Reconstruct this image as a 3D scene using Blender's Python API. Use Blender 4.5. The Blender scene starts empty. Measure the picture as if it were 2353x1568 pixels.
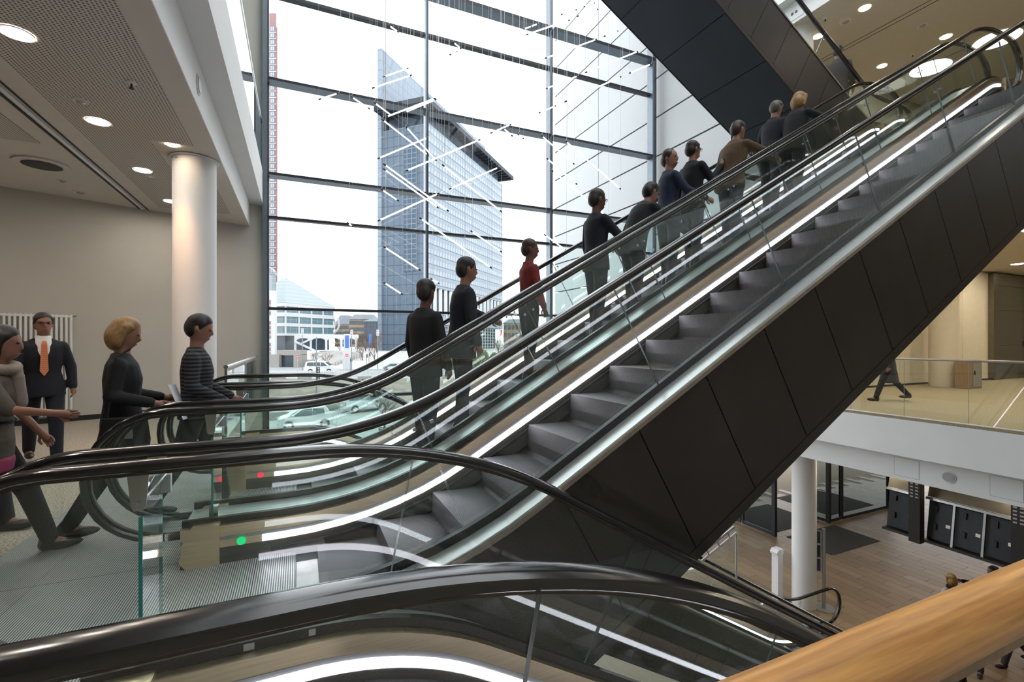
import bpy, bmesh, math, random
from mathutils import Vector, Matrix
random.seed(7)
C = bpy.context.scene.collection
SC = bpy.context.scene

# ------------------------------------------------------------------ camera
F_PX, CX, CY, EYE = 1090.0, 1176.5, 784.0, 1.42
YAW = math.atan2(F_PX, 2430.0)
FX, FY = math.sin(YAW), math.cos(YAW)
RX, RY = FY, -FX
cam_d = bpy.data.cameras.new('camera')
cam_d.sensor_width = 36.0
cam_d.lens = 36.0 * F_PX / 2353.0
cam_d.clip_start, cam_d.clip_end = 0.05, 2000
cam = bpy.data.objects.new('camera', cam_d)
C.objects.link(cam)
cam.location = (0, 0, EYE)
cam.rotation_euler = (math.pi / 2, 0, -YAW)
SC.camera = cam

# ------------------------------------------------------------------ sky and exposure
w = bpy.data.worlds.new('overcast_sky')
SC.world = w
w.use_nodes = True
bg = w.node_tree.nodes['Background']
bg.inputs[0].default_value = (0.95, 0.975, 1.0, 1)
bg.inputs[1].default_value = 1.15
SC.view_settings.view_transform = 'Standard'
SC.view_settings.look = 'None'
SC.view_settings.gamma = 1
SC.view_settings.use_curve_mapping = False
SC.view_settings.exposure = 1.6
cy = SC.cycles
cy.max_bounces = 7
cy.diffuse_bounces = 3
cy.glossy_bounces = 3
cy.transmission_bounces = 6
cy.transparent_max_bounces = 40
cy.adaptive_threshold = 0.03
cy.use_light_tree = False
cy.caustics_reflective = False
cy.caustics_refractive = False
cy.sample_clamp_indirect = 4.0

# pixel -> world helpers: where a ray of the photograph meets a plane of the place
def onY(x, y, Y):
    t = (x - CX) / F_PX; d = Y / (FY + RY * t)
    return Vector((d * (FX + RX * t), Y, EYE + (CY - y) * d / F_PX))
def onX(x, y, X):
    t = (x - CX) / F_PX; d = X / (FX + RX * t)
    return Vector((X, d * (FY + RY * t), EYE + (CY - y) * d / F_PX))
def onZ(x, y, Z):
    t = (x - CX) / F_PX; d = (EYE - Z) * F_PX / (y - CY)
    return Vector((d * (FX + RX * t), d * (FY + RY * t), Z))
def onD(x, y, d):
    t = (x - CX) / F_PX
    return Vector((d * (FX + RX * t), d * (FY + RY * t), EYE + (CY - y) * d / F_PX))
def fr(fwd, right, z=0.0):
    return Vector((fwd * FX + right * RX, fwd * FY + right * RY, z))

# ------------------------------------------------------------------ mesh helpers
class MB:
    def __init__(s): s.v = []; s.f = []; s.m = []
    def add(s, vs, fs, mi=0):
        o = len(s.v); s.v += [tuple(p) for p in vs]
        for f in fs: s.f.append(tuple(i + o for i in f)); s.m.append(mi)
        return s
    def box(s, x0, x1, y0, y1, z0, z1, mi=0):
        return s.add([(x0,y0,z0),(x1,y0,z0),(x1,y1,z0),(x0,y1,z0),(x0,y0,z1),(x1,y0,z1),(x1,y1,z1),(x0,y1,z1)],
                     [(3,2,1,0),(4,5,6,7),(0,1,5,4),(1,2,6,5),(2,3,7,6),(3,0,4,7)], mi)
    def hexa(s, a, b, mi=0):
        """two quads a, b of four points each"""
        return s.add(list(a) + list(b), [(3,2,1,0),(4,5,6,7),(0,1,5,4),(1,2,6,5),(2,3,7,6),(3,0,4,7)], mi)
    def beam(s, p0, p1, w, h, up=(0,0,1), mi=0):
        p0 = Vector(p0); p1 = Vector(p1); d = (p1 - p0).normalized(); u = Vector(up)
        sd = d.cross(u)
        if sd.length < 1e-4: sd = Vector((1,0,0))
        sd.normalize(); u = sd.cross(d)
        q = lambda p: [p - sd*w/2 - u*h/2, p + sd*w/2 - u*h/2, p + sd*w/2 + u*h/2, p - sd*w/2 + u*h/2]
        return s.hexa(q(p0), q(p1), mi)
    def prism(s, poly, ax, c0, c1, mi=0, side=None):
        """poly: list of 2D points in the plane across axis ax"""
        n = len(poly)
        def P(a, b, c):
            return (c,a,b) if ax == 'x' else (a,c,b) if ax == 'y' else (a,b,c)
        vs = [P(a,b,c0) for a,b in poly] + [P(a,b,c1) for a,b in poly]
        s.add(vs, [tuple(range(n-1,-1,-1)), tuple(range(n,2*n))], mi)
        s.add(vs, [(i,(i+1)%n,n+(i+1)%n,n+i) for i in range(n)], mi if side is None else side)
        return s
    def cyl(s, p0, p1, r0, r1=None, n=16, caps=True, mi=0):
        p0 = Vector(p0); p1 = Vector(p1); r1 = r0 if r1 is None else r1
        d = (p1 - p0).normalized()
        a = d.orthogonal().normalized(); b = d.cross(a)
        vs = []
        for p, r in ((p0,r0),(p1,r1)):
            for i in range(n):
                t = 2*math.pi*i/n; vs.append(p + a*r*math.cos(t) + b*r*math.sin(t))
        fs = [(i,(i+1)%n,n+(i+1)%n,n+i) for i in range(n)]
        if caps: fs += [tuple(range(n-1,-1,-1)), tuple(range(n,2*n))]
        return s.add(vs, fs, mi)
    def tube(s, pts, r, n=10, mi=0):
        pts = [Vector(p) for p in pts]; k = len(pts)
        rs = r if isinstance(r, (list,tuple)) else [r]*k
        t0 = (pts[1]-pts[0]).normalized(); a = t0.orthogonal().normalized()
        vs = []
        for i, p in enumerate(pts):
            t = (pts[min(i+1,k-1)] - pts[max(i-1,0)]).normalized()
            a = (a - t*a.dot(t)).normalized(); b = t.cross(a)
            for j in range(n):
                q = 2*math.pi*j/n; vs.append(p + a*rs[i]*math.cos(q) + b*rs[i]*math.sin(q))
        fs = [(i*n+j, i*n+(j+1)%n, (i+1)*n+(j+1)%n, (i+1)*n+j) for i in range(k-1) for j in range(n)]
        fs += [tuple(range(n-1,-1,-1)), tuple(range((k-1)*n, k*n))]
        return s.add(vs, fs, mi)
    def ell(s, c, rx, ry, rz, n=12, m=8, mi=0, rot=None):
        vs = []; c = Vector(c)
        for i in range(m+1):
            th = math.pi*i/m
            for j in range(n):
                ph = 2*math.pi*j/n
                p = Vector((rx*math.sin(th)*math.cos(ph), ry*math.sin(th)*math.sin(ph), rz*math.cos(th)))
                if rot is not None: p = rot @ p
                vs.append(c + p)
        fs = [(i*n+j,(i+1)*n+j,(i+1)*n+(j+1)%n,i*n+(j+1)%n) for i in range(m) for j in range(n)]
        return s.add(vs, fs, mi)
    def cap(s, p0, p1, r0, r1, n=10):
        """tapered capsule as one closed hull of rings"""
        p0 = Vector(p0); p1 = Vector(p1); d = p1 - p0
        L = max(d.length, 1e-5); d = d/L
        a = d.orthogonal().normalized(); b = d.cross(a)
        rings = [(-r0*.98,.2*r0),(-r0*.7,.71*r0),(0,r0),(L,r1),(L+r1*.7,.71*r1),(L+r1*.98,.2*r1)]
        vs = []
        for h, r in rings:
            for j in range(n):
                q = 2*math.pi*j/n; vs.append(p0 + d*h + a*r*math.cos(q) + b*r*math.sin(q))
        k = len(rings)
        fs = [(i*n+j,i*n+(j+1)%n,(i+1)*n+(j+1)%n,(i+1)*n+j) for i in range(k-1) for j in range(n)]
        fs += [tuple(range(n-1,-1,-1)), tuple(range((k-1)*n,k*n))]
        return s.add(vs, fs)
    def rings(s, rs, n=14, mi=0, frame=None):
        """stack of elliptic rings (cx, cy, z, rx, ry) closed at both ends"""
        vs = []
        for cx, cy_, z, rx, ry in rs:
            for j in range(n):
                q = 2*math.pi*j/n
                p = Vector((cx + rx*math.cos(q), cy_ + ry*math.sin(q), z))
                vs.append(frame(p) if frame else p)
        k = len(rs)
        fs = [(i*n+j,i*n+(j+1)%n,(i+1)*n+(j+1)%n,(i+1)*n+j) for i in range(k-1) for j in range(n)]
        fs += [tuple(range(n-1,-1,-1)), tuple(range((k-1)*n,k*n))]
        return s.add(vs, fs, mi)
    def disc(s, c, r, n=24, nz=-1, mi=0):
        vs = [(c[0]+r*math.cos(2*math.pi*i/n), c[1]+r*math.sin(2*math.pi*i/n), c[2]) for i in range(n)]
        return s.add(vs, [tuple(range(n)) if nz > 0 else tuple(range(n-1,-1,-1))], mi)
    def mesh(s, name, off=(0,0,0), mats=(), smooth=False):
        me = bpy.data.meshes.new(name)
        ox, oy, oz = off
        me.from_pydata([(x-ox, y-oy, z-oz) for x, y, z in s.v], [], s.f)
        for m in mats: me.materials.append(M(m))
        if len(mats) > 1: me.polygons.foreach_set('material_index', s.m)
        if smooth: me.polygons.foreach_set('use_smooth', [True]*len(me.polygons))
        me.update()
        return me

def smooth_by_angle(me, ang=40):
    try: me.set_sharp_from_angle(angle=math.radians(ang))
    except Exception: pass

def link(name, me, parent=None, loc=(0,0,0)):
    o = bpy.data.objects.new(name, me); C.objects.link(o)
    o.location = loc
    if parent is not None: o.parent = parent
    return o
def tag(o, label=None, cat=None, group=None, kind=None):
    if label: o['label'] = label
    if cat: o['category'] = cat
    if group: o['group'] = group
    if kind: o['kind'] = kind
    return o
ROOT = {}
def thing(name, base, label, cat, group=None):
    o = bpy.data.objects.new(name, None); C.objects.link(o)
    o.empty_display_size = 0.1
    o.location = base; ROOT[o.name] = tuple(base)
    return tag(o, label, cat, group)
def base_of(o):
    while o.parent is not None: o = o.parent
    return ROOT.get(o.name, tuple(o.location))
def part(name, mb, mat, parent, smooth=False, label=None, kind=None):
    mats = mat if isinstance(mat, (list,tuple)) else (mat,)
    me = mb.mesh(name, base_of(parent), mats, smooth)
    if smooth: smooth_by_angle(me)
    o = link(name, me, parent)
    if label: o['label'] = label
    if kind: o['kind'] = kind
    return o
def solo(name, mb, mat, label, cat, group=None, kind=None, smooth=False):
    """a thing that is one mesh, origin at its base"""
    mats = mat if isinstance(mat, (list,tuple)) else (mat,)
    xs = [p[0] for p in mb.v]; ys = [p[1] for p in mb.v]; zs = [p[2] for p in mb.v]
    b = ((min(xs)+max(xs))/2, (min(ys)+max(ys))/2, min(zs))
    me = mb.mesh(name, b, mats, smooth)
    if smooth: smooth_by_angle(me)
    o = link(name, me, None, b); ROOT[o.name] = b
    return tag(o, label, cat, group, kind)
def struct(name, mb, mat, label=None, smooth=False):
    mats = mat if isinstance(mat, (list,tuple)) else (mat,)
    me = mb.mesh(name, (0,0,0), mats, smooth)
    if smooth: smooth_by_angle(me)
    o = link(name, me); ROOT[o.name] = (0,0,0)
    o['kind'] = 'structure'
    if label: o['label'] = label
    return o

# ------------------------------------------------------------------ materials
_M = {}
def M(k):
    return _M[k]
def newmat(name):
    m = bpy.data.materials.new(name); m.use_nodes = True
    nt = m.node_tree; nt.nodes.clear()
    out = nt.nodes.new('ShaderNodeOutputMaterial')
    _M[name] = m
    return nt, out
def rgb(c): return (c[0], c[1], c[2], 1)
def mat(name, col, rough=.6, metal=0.0, var=.08, scale=6.0, spec=.5, bump=0.0, stretch=None, col2=None):
    """principled surface with procedural colour variation and fine relief"""
    nt, out = newmat(name); N = nt.nodes; L = nt.links
    p = N.new('ShaderNodeBsdfPrincipled')
    p.inputs['Roughness'].default_value = rough
    p.inputs['Metallic'].default_value = metal
    p.inputs['Specular IOR Level'].default_value = spec
    tc = N.new('ShaderNodeTexCoord'); nz = N.new('ShaderNodeTexNoise')
    nz.inputs['Scale'].default_value = scale; nz.inputs['Detail'].default_value = 4
    if stretch:
        mp = N.new('ShaderNodeMapping'); mp.inputs['Scale'].default_value = stretch
        L.new(tc.outputs['Object'], mp.inputs[0]); L.new(mp.outputs[0], nz.inputs['Vector'])
    else: L.new(tc.outputs['Object'], nz.inputs['Vector'])
    r = N.new('ShaderNodeValToRGB')
    c2 = col2 if col2 else tuple(min(1, c*(1+var)) for c in col)
    r.color_ramp.elements[0].position = .3; r.color_ramp.elements[1].position = .7
    r.color_ramp.elements[0].color = rgb(tuple(c*(1-var) for c in col)); r.color_ramp.elements[1].color = rgb(c2)
    L.new(nz.outputs['Fac'], r.inputs[0]); L.new(r.outputs[0], p.inputs['Base Color'])
    if bump:
        b = N.new('ShaderNodeBump'); b.inputs['Strength'].default_value = bump; b.inputs['Distance'].default_value = .01
        L.new(nz.outputs['Fac'], b.inputs['Height']); L.new(b.outputs[0], p.inputs['Normal'])
    L.new(p.outputs[0], out.inputs[0])
    return p
def emit(name, col, s):
    nt, out = newmat(name); e = nt.nodes.new('ShaderNodeEmission')
    e.inputs[0].default_value = rgb(col); e.inputs[1].default_value = s
    nt.links.new(e.outputs[0], out.inputs[0])
def glass(name, tint, ior=1.5, rough=0.0, gl=(1,1,1)):
    """thin clear sheet: tinted straight-through light with mirror reflection by angle"""
    nt, out = newmat(name); N = nt.nodes; L = nt.links
    fz = N.new('ShaderNodeFresnel'); fz.inputs[0].default_value = ior
    t = N.new('ShaderNodeBsdfTransparent'); t.inputs[0].default_value = rgb(tint)
    g = N.new('ShaderNodeBsdfGlossy'); g.inputs['Roughness'].default_value = rough; g.inputs[0].default_value = rgb(gl)
    mx = N.new('ShaderNodeMixShader')
    # only the face turned to the viewer mirrors; the far face of the sheet lets light out
    ge = N.new('ShaderNodeNewGeometry'); iv = N.new('ShaderNodeMath'); iv.operation = 'SUBTRACT'; iv.inputs[0].default_value = 1.0
    L.new(ge.outputs['Backfacing'], iv.inputs[1])
    mu = N.new('ShaderNodeMath'); mu.operation = 'MULTIPLY'; L.new(fz.outputs[0], mu.inputs[0]); L.new(iv.outputs[0], mu.inputs[1])
    m2 = N.new('ShaderNodeMath'); m2.operation = 'MULTIPLY'; m2.use_clamp = True; m2.inputs[1].default_value = 1.4; L.new(mu.outputs[0], m2.inputs[0])
    L.new(m2.outputs[0], mx.inputs[0]); L.new(t.outputs[0], mx.inputs[1]); L.new(g.outputs[0], mx.inputs[2])
    L.new(mx.outputs[0], out.inputs[0])
def stripes(name, axis, pitch, c1, c2, rough=.4, metal=0.0, bump=.4, duty=.5, spec=.5):
    """fine ribs across one object axis"""
    nt, out = newmat(name); N = nt.nodes; L = nt.links
    p = N.new('ShaderNodeBsdfPrincipled'); p.inputs['Roughness'].default_value = rough; p.inputs['Metallic'].default_value = metal
    p.inputs['Specular IOR Level'].default_value = spec
    g = N.new('ShaderNodeNewGeometry'); sx = N.new('ShaderNodeSeparateXYZ')
    L.new(g.outputs['Position'], sx.inputs[0])
    mu = N.new('ShaderNodeMath'); mu.operation = 'DIVIDE'; mu.inputs[1].default_value = pitch
    L.new(sx.outputs['XYZ'.index(axis)], mu.inputs[0])
    fr_ = N.new('ShaderNodeMath'); fr_.operation = 'FRACT'; L.new(mu.outputs[0], fr_.inputs[0])
    pp = N.new('ShaderNodeMath'); pp.operation = 'PINGPONG'; pp.inputs[1].default_value = .5; L.new(fr_.outputs[0], pp.inputs[0])
    rm = N.new('ShaderNodeMapRange'); rm.inputs[1].default_value = duty*.5-.06; rm.inputs[2].default_value = duty*.5+.06
    L.new(pp.outputs[0], rm.inputs[0])
    nz = N.new('ShaderNodeTexNoise'); nz.inputs['Scale'].default_value = 3.0; L.new(g.outputs['Position'], nz.inputs['Vector'])
    mc = N.new('ShaderNodeMix'); mc.data_type = 'RGBA'
    mc.inputs[6].default_value = rgb(c1); mc.inputs[7].default_value = rgb(c2)
    L.new(rm.outputs[0], mc.inputs[0])
    mv = N.new('ShaderNodeMix'); mv.data_type = 'RGBA'; mv.blend_type = 'MULTIPLY'; mv.inputs[0].default_value = .35
    L.new(mc.outputs[2], mv.inputs[6]); L.new(nz.outputs['Color'], mv.inputs[7])
    L.new(mc.outputs[2], p.inputs['Base Color'])
    b = N.new('ShaderNodeBump'); b.inputs['Strength'].default_value = bump; b.inputs['Distance'].default_value = .004
    L.new(rm.outputs[0], b.inputs['Height']); L.new(b.outputs[0], p.inputs['Normal'])
    L.new(p.outputs[0], out.inputs[0])
def dots(name, col, hole, pitch, r=.3, rough=.8):
    """perforated board: dark round holes in a square raster over X and Y"""
    nt, out = newmat(name); N = nt.nodes; L = nt.links
    p = N.new('ShaderNodeBsdfPrincipled'); p.inputs['Roughness'].default_value = rough
    g = N.new('ShaderNodeNewGeometry'); sc = N.new('ShaderNodeVectorMath'); sc.operation = 'SCALE'; sc.inputs[3].default_value = 1/pitch
    L.new(g.outputs['Position'], sc.inputs[0])
    fr_ = N.new('ShaderNodeVectorMath'); fr_.operation = 'FRACTION'; L.new(sc.outputs[0], fr_.inputs[0])
    sb = N.new('ShaderNodeVectorMath'); sb.operation = 'SUBTRACT'; sb.inputs[1].default_value = (.5,.5,.5); L.new(fr_.outputs[0], sb.inputs[0])
    sx = N.new('ShaderNodeSeparateXYZ'); L.new(sb.outputs[0], sx.inputs[0])
    cb = N.new('ShaderNodeCombineXYZ'); L.new(sx.outputs[0], cb.inputs[0]); L.new(sx.outputs[1], cb.inputs[1])
    ln = N.new('ShaderNodeVectorMath'); ln.operation = 'LENGTH'; L.new(cb.outputs[0], ln.inputs[0])
    rm = N.new('ShaderNodeMapRange'); rm.inputs[1].default_value = r-.06; rm.inputs[2].default_value = r+.06
    L.new(ln.outputs['Value'], rm.inputs[0])
    mc = N.new('ShaderNodeMix'); mc.data_type = 'RGBA'; mc.inputs[6].default_value = rgb(hole); mc.inputs[7].default_value = rgb(col)
    L.new(rm.outputs[0], mc.inputs[0]); L.new(mc.outputs[2], p.inputs['Base Color'])
    L.new(p.outputs[0], out.inputs[0])
def speckle(name, c1, c2, scale=90, rough=.9):
    nt, out = newmat(name); N = nt.nodes; L = nt.links
    p = N.new('ShaderNodeBsdfPrincipled'); p.inputs['Roughness'].default_value = rough; p.inputs['Specular IOR Level'].default_value = .2
    g = N.new('ShaderNodeNewGeometry')
    n1 = N.new('ShaderNodeTexNoise'); n1.inputs['Scale'].default_value = scale; n1.inputs['Detail'].default_value = 3
    L.new(g.outputs['Position'], n1.inputs['Vector'])
    r = N.new('ShaderNodeValToRGB'); r.color_ramp.elements[0].position = .38; r.color_ramp.elements[1].position = .62
    r.color_ramp.elements[0].color = rgb(c1); r.color_ramp.elements[1].color = rgb(c2)
    L.new(n1.outputs[0], r.inputs[0]); L.new(r.outputs[0], p.inputs['Base Color'])
    b = N.new('ShaderNodeBump'); b.inputs['Strength'].default_value = .3; b.inputs['Distance'].default_value = .004
    L.new(n1.outputs[0], b.inputs['Height']); L.new(b.outputs[0], p.inputs['Normal'])
    L.new(p.outputs[0], out.inputs[0])
def gridmat(name, col, line, sx, sz, wl=.06, rough=.4, u=(1,0,0), spec=.22, glassy=None, duty=None):
    """facade raster: thin lines along a horizontal direction u and along Z; optional window cells"""
    nt, out = newmat(name); N = nt.nodes; L = nt.links
    p = N.new('ShaderNodeBsdfPrincipled'); p.inputs['Roughness'].default_value = rough; p.inputs['Specular IOR Level'].default_value = spec
    g = N.new('ShaderNodeNewGeometry')
    dt = N.new('ShaderNodeVectorMath'); dt.operation = 'DOT_PRODUCT'; dt.inputs[1].default_value = u
    L.new(g.outputs['Position'], dt.inputs[0])
    sp = N.new('ShaderNodeSeparateXYZ'); L.new(g.outputs['Position'], sp.inputs[0])
    def wave(src, pitch, w_):
        a = N.new('ShaderNodeMath'); a.operation = 'DIVIDE'; a.inputs[1].default_value = pitch; L.new(src, a.inputs[0])
        f = N.new('ShaderNodeMath'); f.operation = 'FRACT'; L.new(a.outputs[0], f.inputs[0])
        c = N.new('ShaderNodeMath'); c.operation = 'LESS_THAN'; c.inputs[1].default_value = w_; L.new(f.outputs[0], c.inputs[0])
        return c.outputs[0]
    h = wave(dt.outputs['Value'], sx, wl); v = wave(sp.outputs[2], sz, wl)
    mxm = N.new('ShaderNodeMath'); mxm.operation = 'MAXIMUM'; L.new(h, mxm.inputs[0]); L.new(v, mxm.inputs[1])
    mc = N.new('ShaderNodeMix'); mc.data_type = 'RGBA'; mc.inputs[6].default_value = rgb(col); mc.inputs[7].default_value = rgb(line)
    L.new(mxm.outputs[0], mc.inputs[0])
    res = mc.outputs[2]
    if glassy:
        h2 = wave(dt.outputs['Value'], sx, duty[0]); v2 = wave(sp.outputs[2], sz, duty[1])
        mn = N.new('ShaderNodeMath'); mn.operation = 'MULTIPLY'; L.new(h2, mn.inputs[0]); L.new(v2, mn.inputs[1])
        m2 = N.new('ShaderNodeMix'); m2.data_type = 'RGBA'; m2.inputs[6].default_value = rgb(glassy)
        # cell = glass where both in duty and not on the line
        inv = N.new('ShaderNodeMath'); inv.operation = 'SUBTRACT'; inv.inputs[0].default_value = 1; L.new(mxm.outputs[0], inv.inputs[1])
        m3 = N.new('ShaderNodeMath'); m3.operation = 'MULTIPLY'; L.new(inv.outputs[0], m3.inputs[0]); L.new(mn.outputs[0], m3.inputs[1])
        L.new(m3.outputs[0], m2.inputs[0]); L.new(res, m2.inputs[6]); m2.inputs[7].default_value = rgb(glassy)
        res = m2.outputs[2]
    L.new(res, p.inputs['Base Color']); L.new(p.outputs[0], out.inputs[0])

mat('white_plaster', (.82,.82,.82), .75, var=.02, scale=2)
mat('wall_plaster', (.52,.50,.46), .85, var=.03, scale=1.2)
mat('ceiling_paint', (.72,.67,.63), .85, var=.02)
dots('perforated_board', (.70,.65,.61), (.14,.12,.11), .031, .29)
mat('grey_metal', (.40,.41,.42), .4, .6, var=.05)
mat('dark_frame', (.022,.026,.034), .38, .3, var=.1)
mat('mullion_metal', (.16,.19,.23), .35, .6, var=.06)
mat('stainless', (.56,.57,.56), .27, 1.0, var=.05, scale=3, stretch=(1,30,30))
mat('brushed_skirt', (.78,.63,.43), .33, 1.0, var=.10, scale=4, stretch=(1,1,40))  # golden colour takes in the reflected light of the warm lamps
mat('deck_steel', (.74,.78,.77), .30, .7, var=.05, scale=3, stretch=(1,30,30))
mat('brown_edge', (.30,.25,.20), .45, .5, var=.15, scale=12)
mat('cladding_metal', (.050,.043,.038), .42, .55, var=.12, scale=2.0)
mat('soffit_metal', (.030,.037,.049), .42, .45, var=.10, scale=1.5, spec=.4)  # cladding metal with the sky's blue reflection put into the colour
mat('black_rubber', (.010,.009,.009), .30, 0, var=.2, spec=.5)
mat('handrail_rubber', (.007,.006,.006), .17, 0, var=.2, spec=.9)
mat('black_plastic', (.012,.012,.013), .5, 0, var=.2)
mat('bracket_metal', (.42,.37,.33), .38, .7, var=.04)
stripes('ribbed_plate', 'X', .0125, (.13,.13,.13), (.66,.67,.66), .36, .45, .5, .5)
stripes('step_tread', 'Y', .012, (.035,.035,.038), (.12,.115,.12), .45, .5, .5, .5)
mat('lower_skirt_metal', (.10,.095,.09), .4, .6, var=.1)
mat('comb_metal', (.45,.44,.43), .4, .9, var=.1, scale=15)
emit('led_white', (.93,.88,1.0), 3.5)
emit('led_green', (.01,.45,.14), .6)
emit('led_red', (.8,.04,.06), .6)
emit('lamp_white', (1.0,.90,.78), 62.0)
emit('lamp_gallery', (1.0,.88,.68), 56.0)
emit('lamp_lower', (1.0,.86,.66), 30.0)
emit('lamp_upper', (1.0,.90,.76), 30.0)
emit('lamp_disc', (1.0,.96,.86), 2.6)
emit('lamp_warm', (1.0,.80,.58), 26.0)
emit('tube_white', (.97,.99,1.0), 2.2)
glass('clear_glass', (.955,.982,.975), 1.5)
glass('facade_glass', (.975,.985,.985), 1.32)
glass('dark_glass', (.62,.66,.66), 1.5)
glass('car_glass', (.25,.32,.33), 1.5)
mat('glass_edge', (.05,.28,.24), .2, 0, var=.1)
mat('glass_joint', (.30,.34,.35), .3, .3, var=.1)
speckle('speckled_floor', (.20,.175,.14), (.48,.43,.36), 75)
speckle('carpet_beige', (.25,.205,.13), (.40,.345,.24), 60)
mat('cream_wall', (.62,.56,.44), .7, var=.03)
mat('cream_ceiling', (.62,.57,.49), .85, var=.02)
mat('bronze_panel', (.20,.18,.14), .25, .8, var=.08)
mat('dark_mat', (.035,.032,.030), .95, 0, var=.3, scale=60, bump=.5)
mat('plank_a', (.255,.172,.098), .42, 0, var=.14, scale=3, stretch=(14,1.2,1))
mat('plank_b', (.215,.143,.08), .42, 0, var=.14, scale=3, stretch=(14,1.2,1))
mat('plank_c', (.29,.20,.118), .42, 0, var=.14, scale=3, stretch=(14,1.2,1))
mat('grout', (.30,.25,.19), .8, 0, var=.05)
mat('oak', (.56,.24,.062), .33, 0, var=.30, scale=5, stretch=(1.0,22,22), col2=(.78,.40,.12))
mat('cabinet_oak', (.30,.20,.11), .5, 0, var=.2, scale=5, stretch=(8,8,1))
mat('skin', (.27,.125,.080), .55, 0, var=.06, scale=10)
mat('skin_dark', (.13,.055,.034), .55, 0, var=.06, scale=10)
mat('hair_dark', (.010,.006,.0045), .55, 0, var=.3, scale=40)
mat('hair_grey', (.085,.075,.068), .55, 0, var=.3, scale=40)
mat('hair_blonde', (.27,.15,.05), .5, 0, var=.3, scale=40)
mat('hair_brown', (.026,.014,.008), .5, 0, var=.3, scale=40)
mat('cloth_black', (.0045,.0045,.0058), .85, 0, var=.2, scale=30)
mat('cloth_navy', (.006,.0075,.014), .85, 0, var=.2, scale=30)
mat('cloth_blue', (.010,.017,.040), .85, 0, var=.2, scale=30)
mat('cloth_brown', (.085,.050,.022), .85, 0, var=.2, scale=30)
mat('cloth_red', (.16,.015,.012), .85, 0, var=.35, scale=14)
mat('cloth_grey', (.035,.035,.038), .85, 0, var=.2, scale=30)
mat('cloth_beige', (.27,.21,.17), .85, 0, var=.15, scale=20)
mat('cloth_pink', (.30,.04,.11), .85, 0, var=.15, scale=20)
mat('cloth_taupe', (.09,.07,.052), .85, 0, var=.2, scale=20)
mat('cloth_lightgrey', (.45,.43,.44), .85, 0, var=.12, scale=20)
mat('cloth_white', (.78,.77,.76), .8, 0, var=.04, scale=20)
mat('denim', (.025,.036,.062), .85, 0, var=.25, scale=30)
mat('lip', (.16,.045,.035), .5, 0, var=.1)
mat('shoe_leather', (.018,.013,.011), .35, 0, var=.2)
mat('paper_white', (.80,.80,.84), .8, 0, var=.03)
stripes('striped_cloth', 'Z', .030, (.06,.06,.065), (.014,.014,.016), .85, 0, 0, .5, .2)
stripes('orange_tie', 'Z', .022, (.75,.16,.04), (.62,.30,.20), .6, 0, 0, .5, .3)
# ================================================================== the building
L2, L3, L0 = 5.2, 10.4, -5.15
ROOF = 13.4  # kept low so the added roof glazing brightens the atrium
YF = 12.0                      # glass front
WD = Vector((-.927, -.375, 0)).normalized()   # run of the slanted wall
W0 = Vector((-.70, 12.05, 0))
def wl(t): return W0 + WD*t
# ---- floor of this level: left landing and the gallery under the camera
fl = struct('floor', MB().prism([(-9.2,-6),(12,-6),(12,.24),(-.74,.24),(-.74,11.95),(wl(.05).x,wl(.05).y),(wl(9.1).x,wl(9.1).y)], 'z', -.74, 0), 'speckled_floor')
b = MB().prism([(-9.2,-6),(12,-6),(12,-.02),(-1.0,-.02),(-1.0,11.9),(wl(9.1).x,wl(9.1).y)], 'z', -1.25, -.742)
struct('trim_1', b, 'white_plaster')
# ---- slab above the left landing
struct('trim_2', MB().prism([(-9.2,-6),(-.74,-6),(-.74,12.0),(wl(.0).x,wl(.0).y),(wl(9.1).x,wl(9.1).y)], 'z', 4.46, 5.2), 'white_plaster', 'white slab edge above the landing')
struct('trim_3', MB().prism([(-9.2,-6),(-1.0,-6),(-1.0,11.93),(wl(9.1).x,wl(9.1).y-.02)], 'z', 3.96, 4.459), 'white_plaster')
ce = struct('ceiling', MB().prism([(-9.2,-6),(-1.003,-6),(-1.003,11.9),(wl(9.1).x,wl(9.1).y-.04)], 'z', 3.952, 3.9595), 'ceiling_paint')
for (x0,x1,y0,y1) in ((-2.42,-1.24,-1,2.9),(-2.42,-1.24,2.9,7.3),(-2.42,-1.72,7.3,8.6),(-2.42,-1.24,8.6,10.9),(-5.2,-3.02,-1,2.9),(-5.2,-3.02,2.9,8.0)):
    part('perforated_panel', MB().box(x0,x1,y0,y1,3.944,3.9515), 'perforated_board', ce)
part('blind_slot', MB().box(-2.80,-2.77,-2,11.15,3.940,3.9515).box(-2.66,-2.645,-2,11.2,3.936,3.9515), 'black_plastic', ce)
part('blind_tube', MB().cyl((-2.715,-2,3.935),(-2.715,11.1,3.935),.022,n=10), 'white_plaster', ce, True)
# ---- slanted wall with its base
a_, c_ = wl(-.02), wl(9.15); nrm = Vector((WD.y, -WD.x, 0)); 
if nrm.y < 0: nrm = -nrm
def wallp(t, off, z): p = wl(t) + (-nrm)*off; return Vector((p.x, p.y, z))
wleft = struct('wall_left', MB().hexa([wallp(0,0,L0),wallp(9.15,0,L0),wallp(9.15,-.4,L0),wallp(0,-.4,L0)],[wallp(0,0,ROOF),wallp(9.15,0,ROOF),wallp(9.15,-.4,ROOF),wallp(0,-.4,ROOF)]), 'wall_plaster')
struct('baseboard_left', MB().hexa([wallp(.3,.012,0.002),wallp(9.1,.012,0.002),wallp(9.1,.001,0.002),wallp(.3,.001,0.002)],[wallp(.3,.012,.09),wallp(9.1,.012,.09),wallp(9.1,.001,.09),wallp(.3,.001,.09)]), 'black_plastic')
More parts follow.
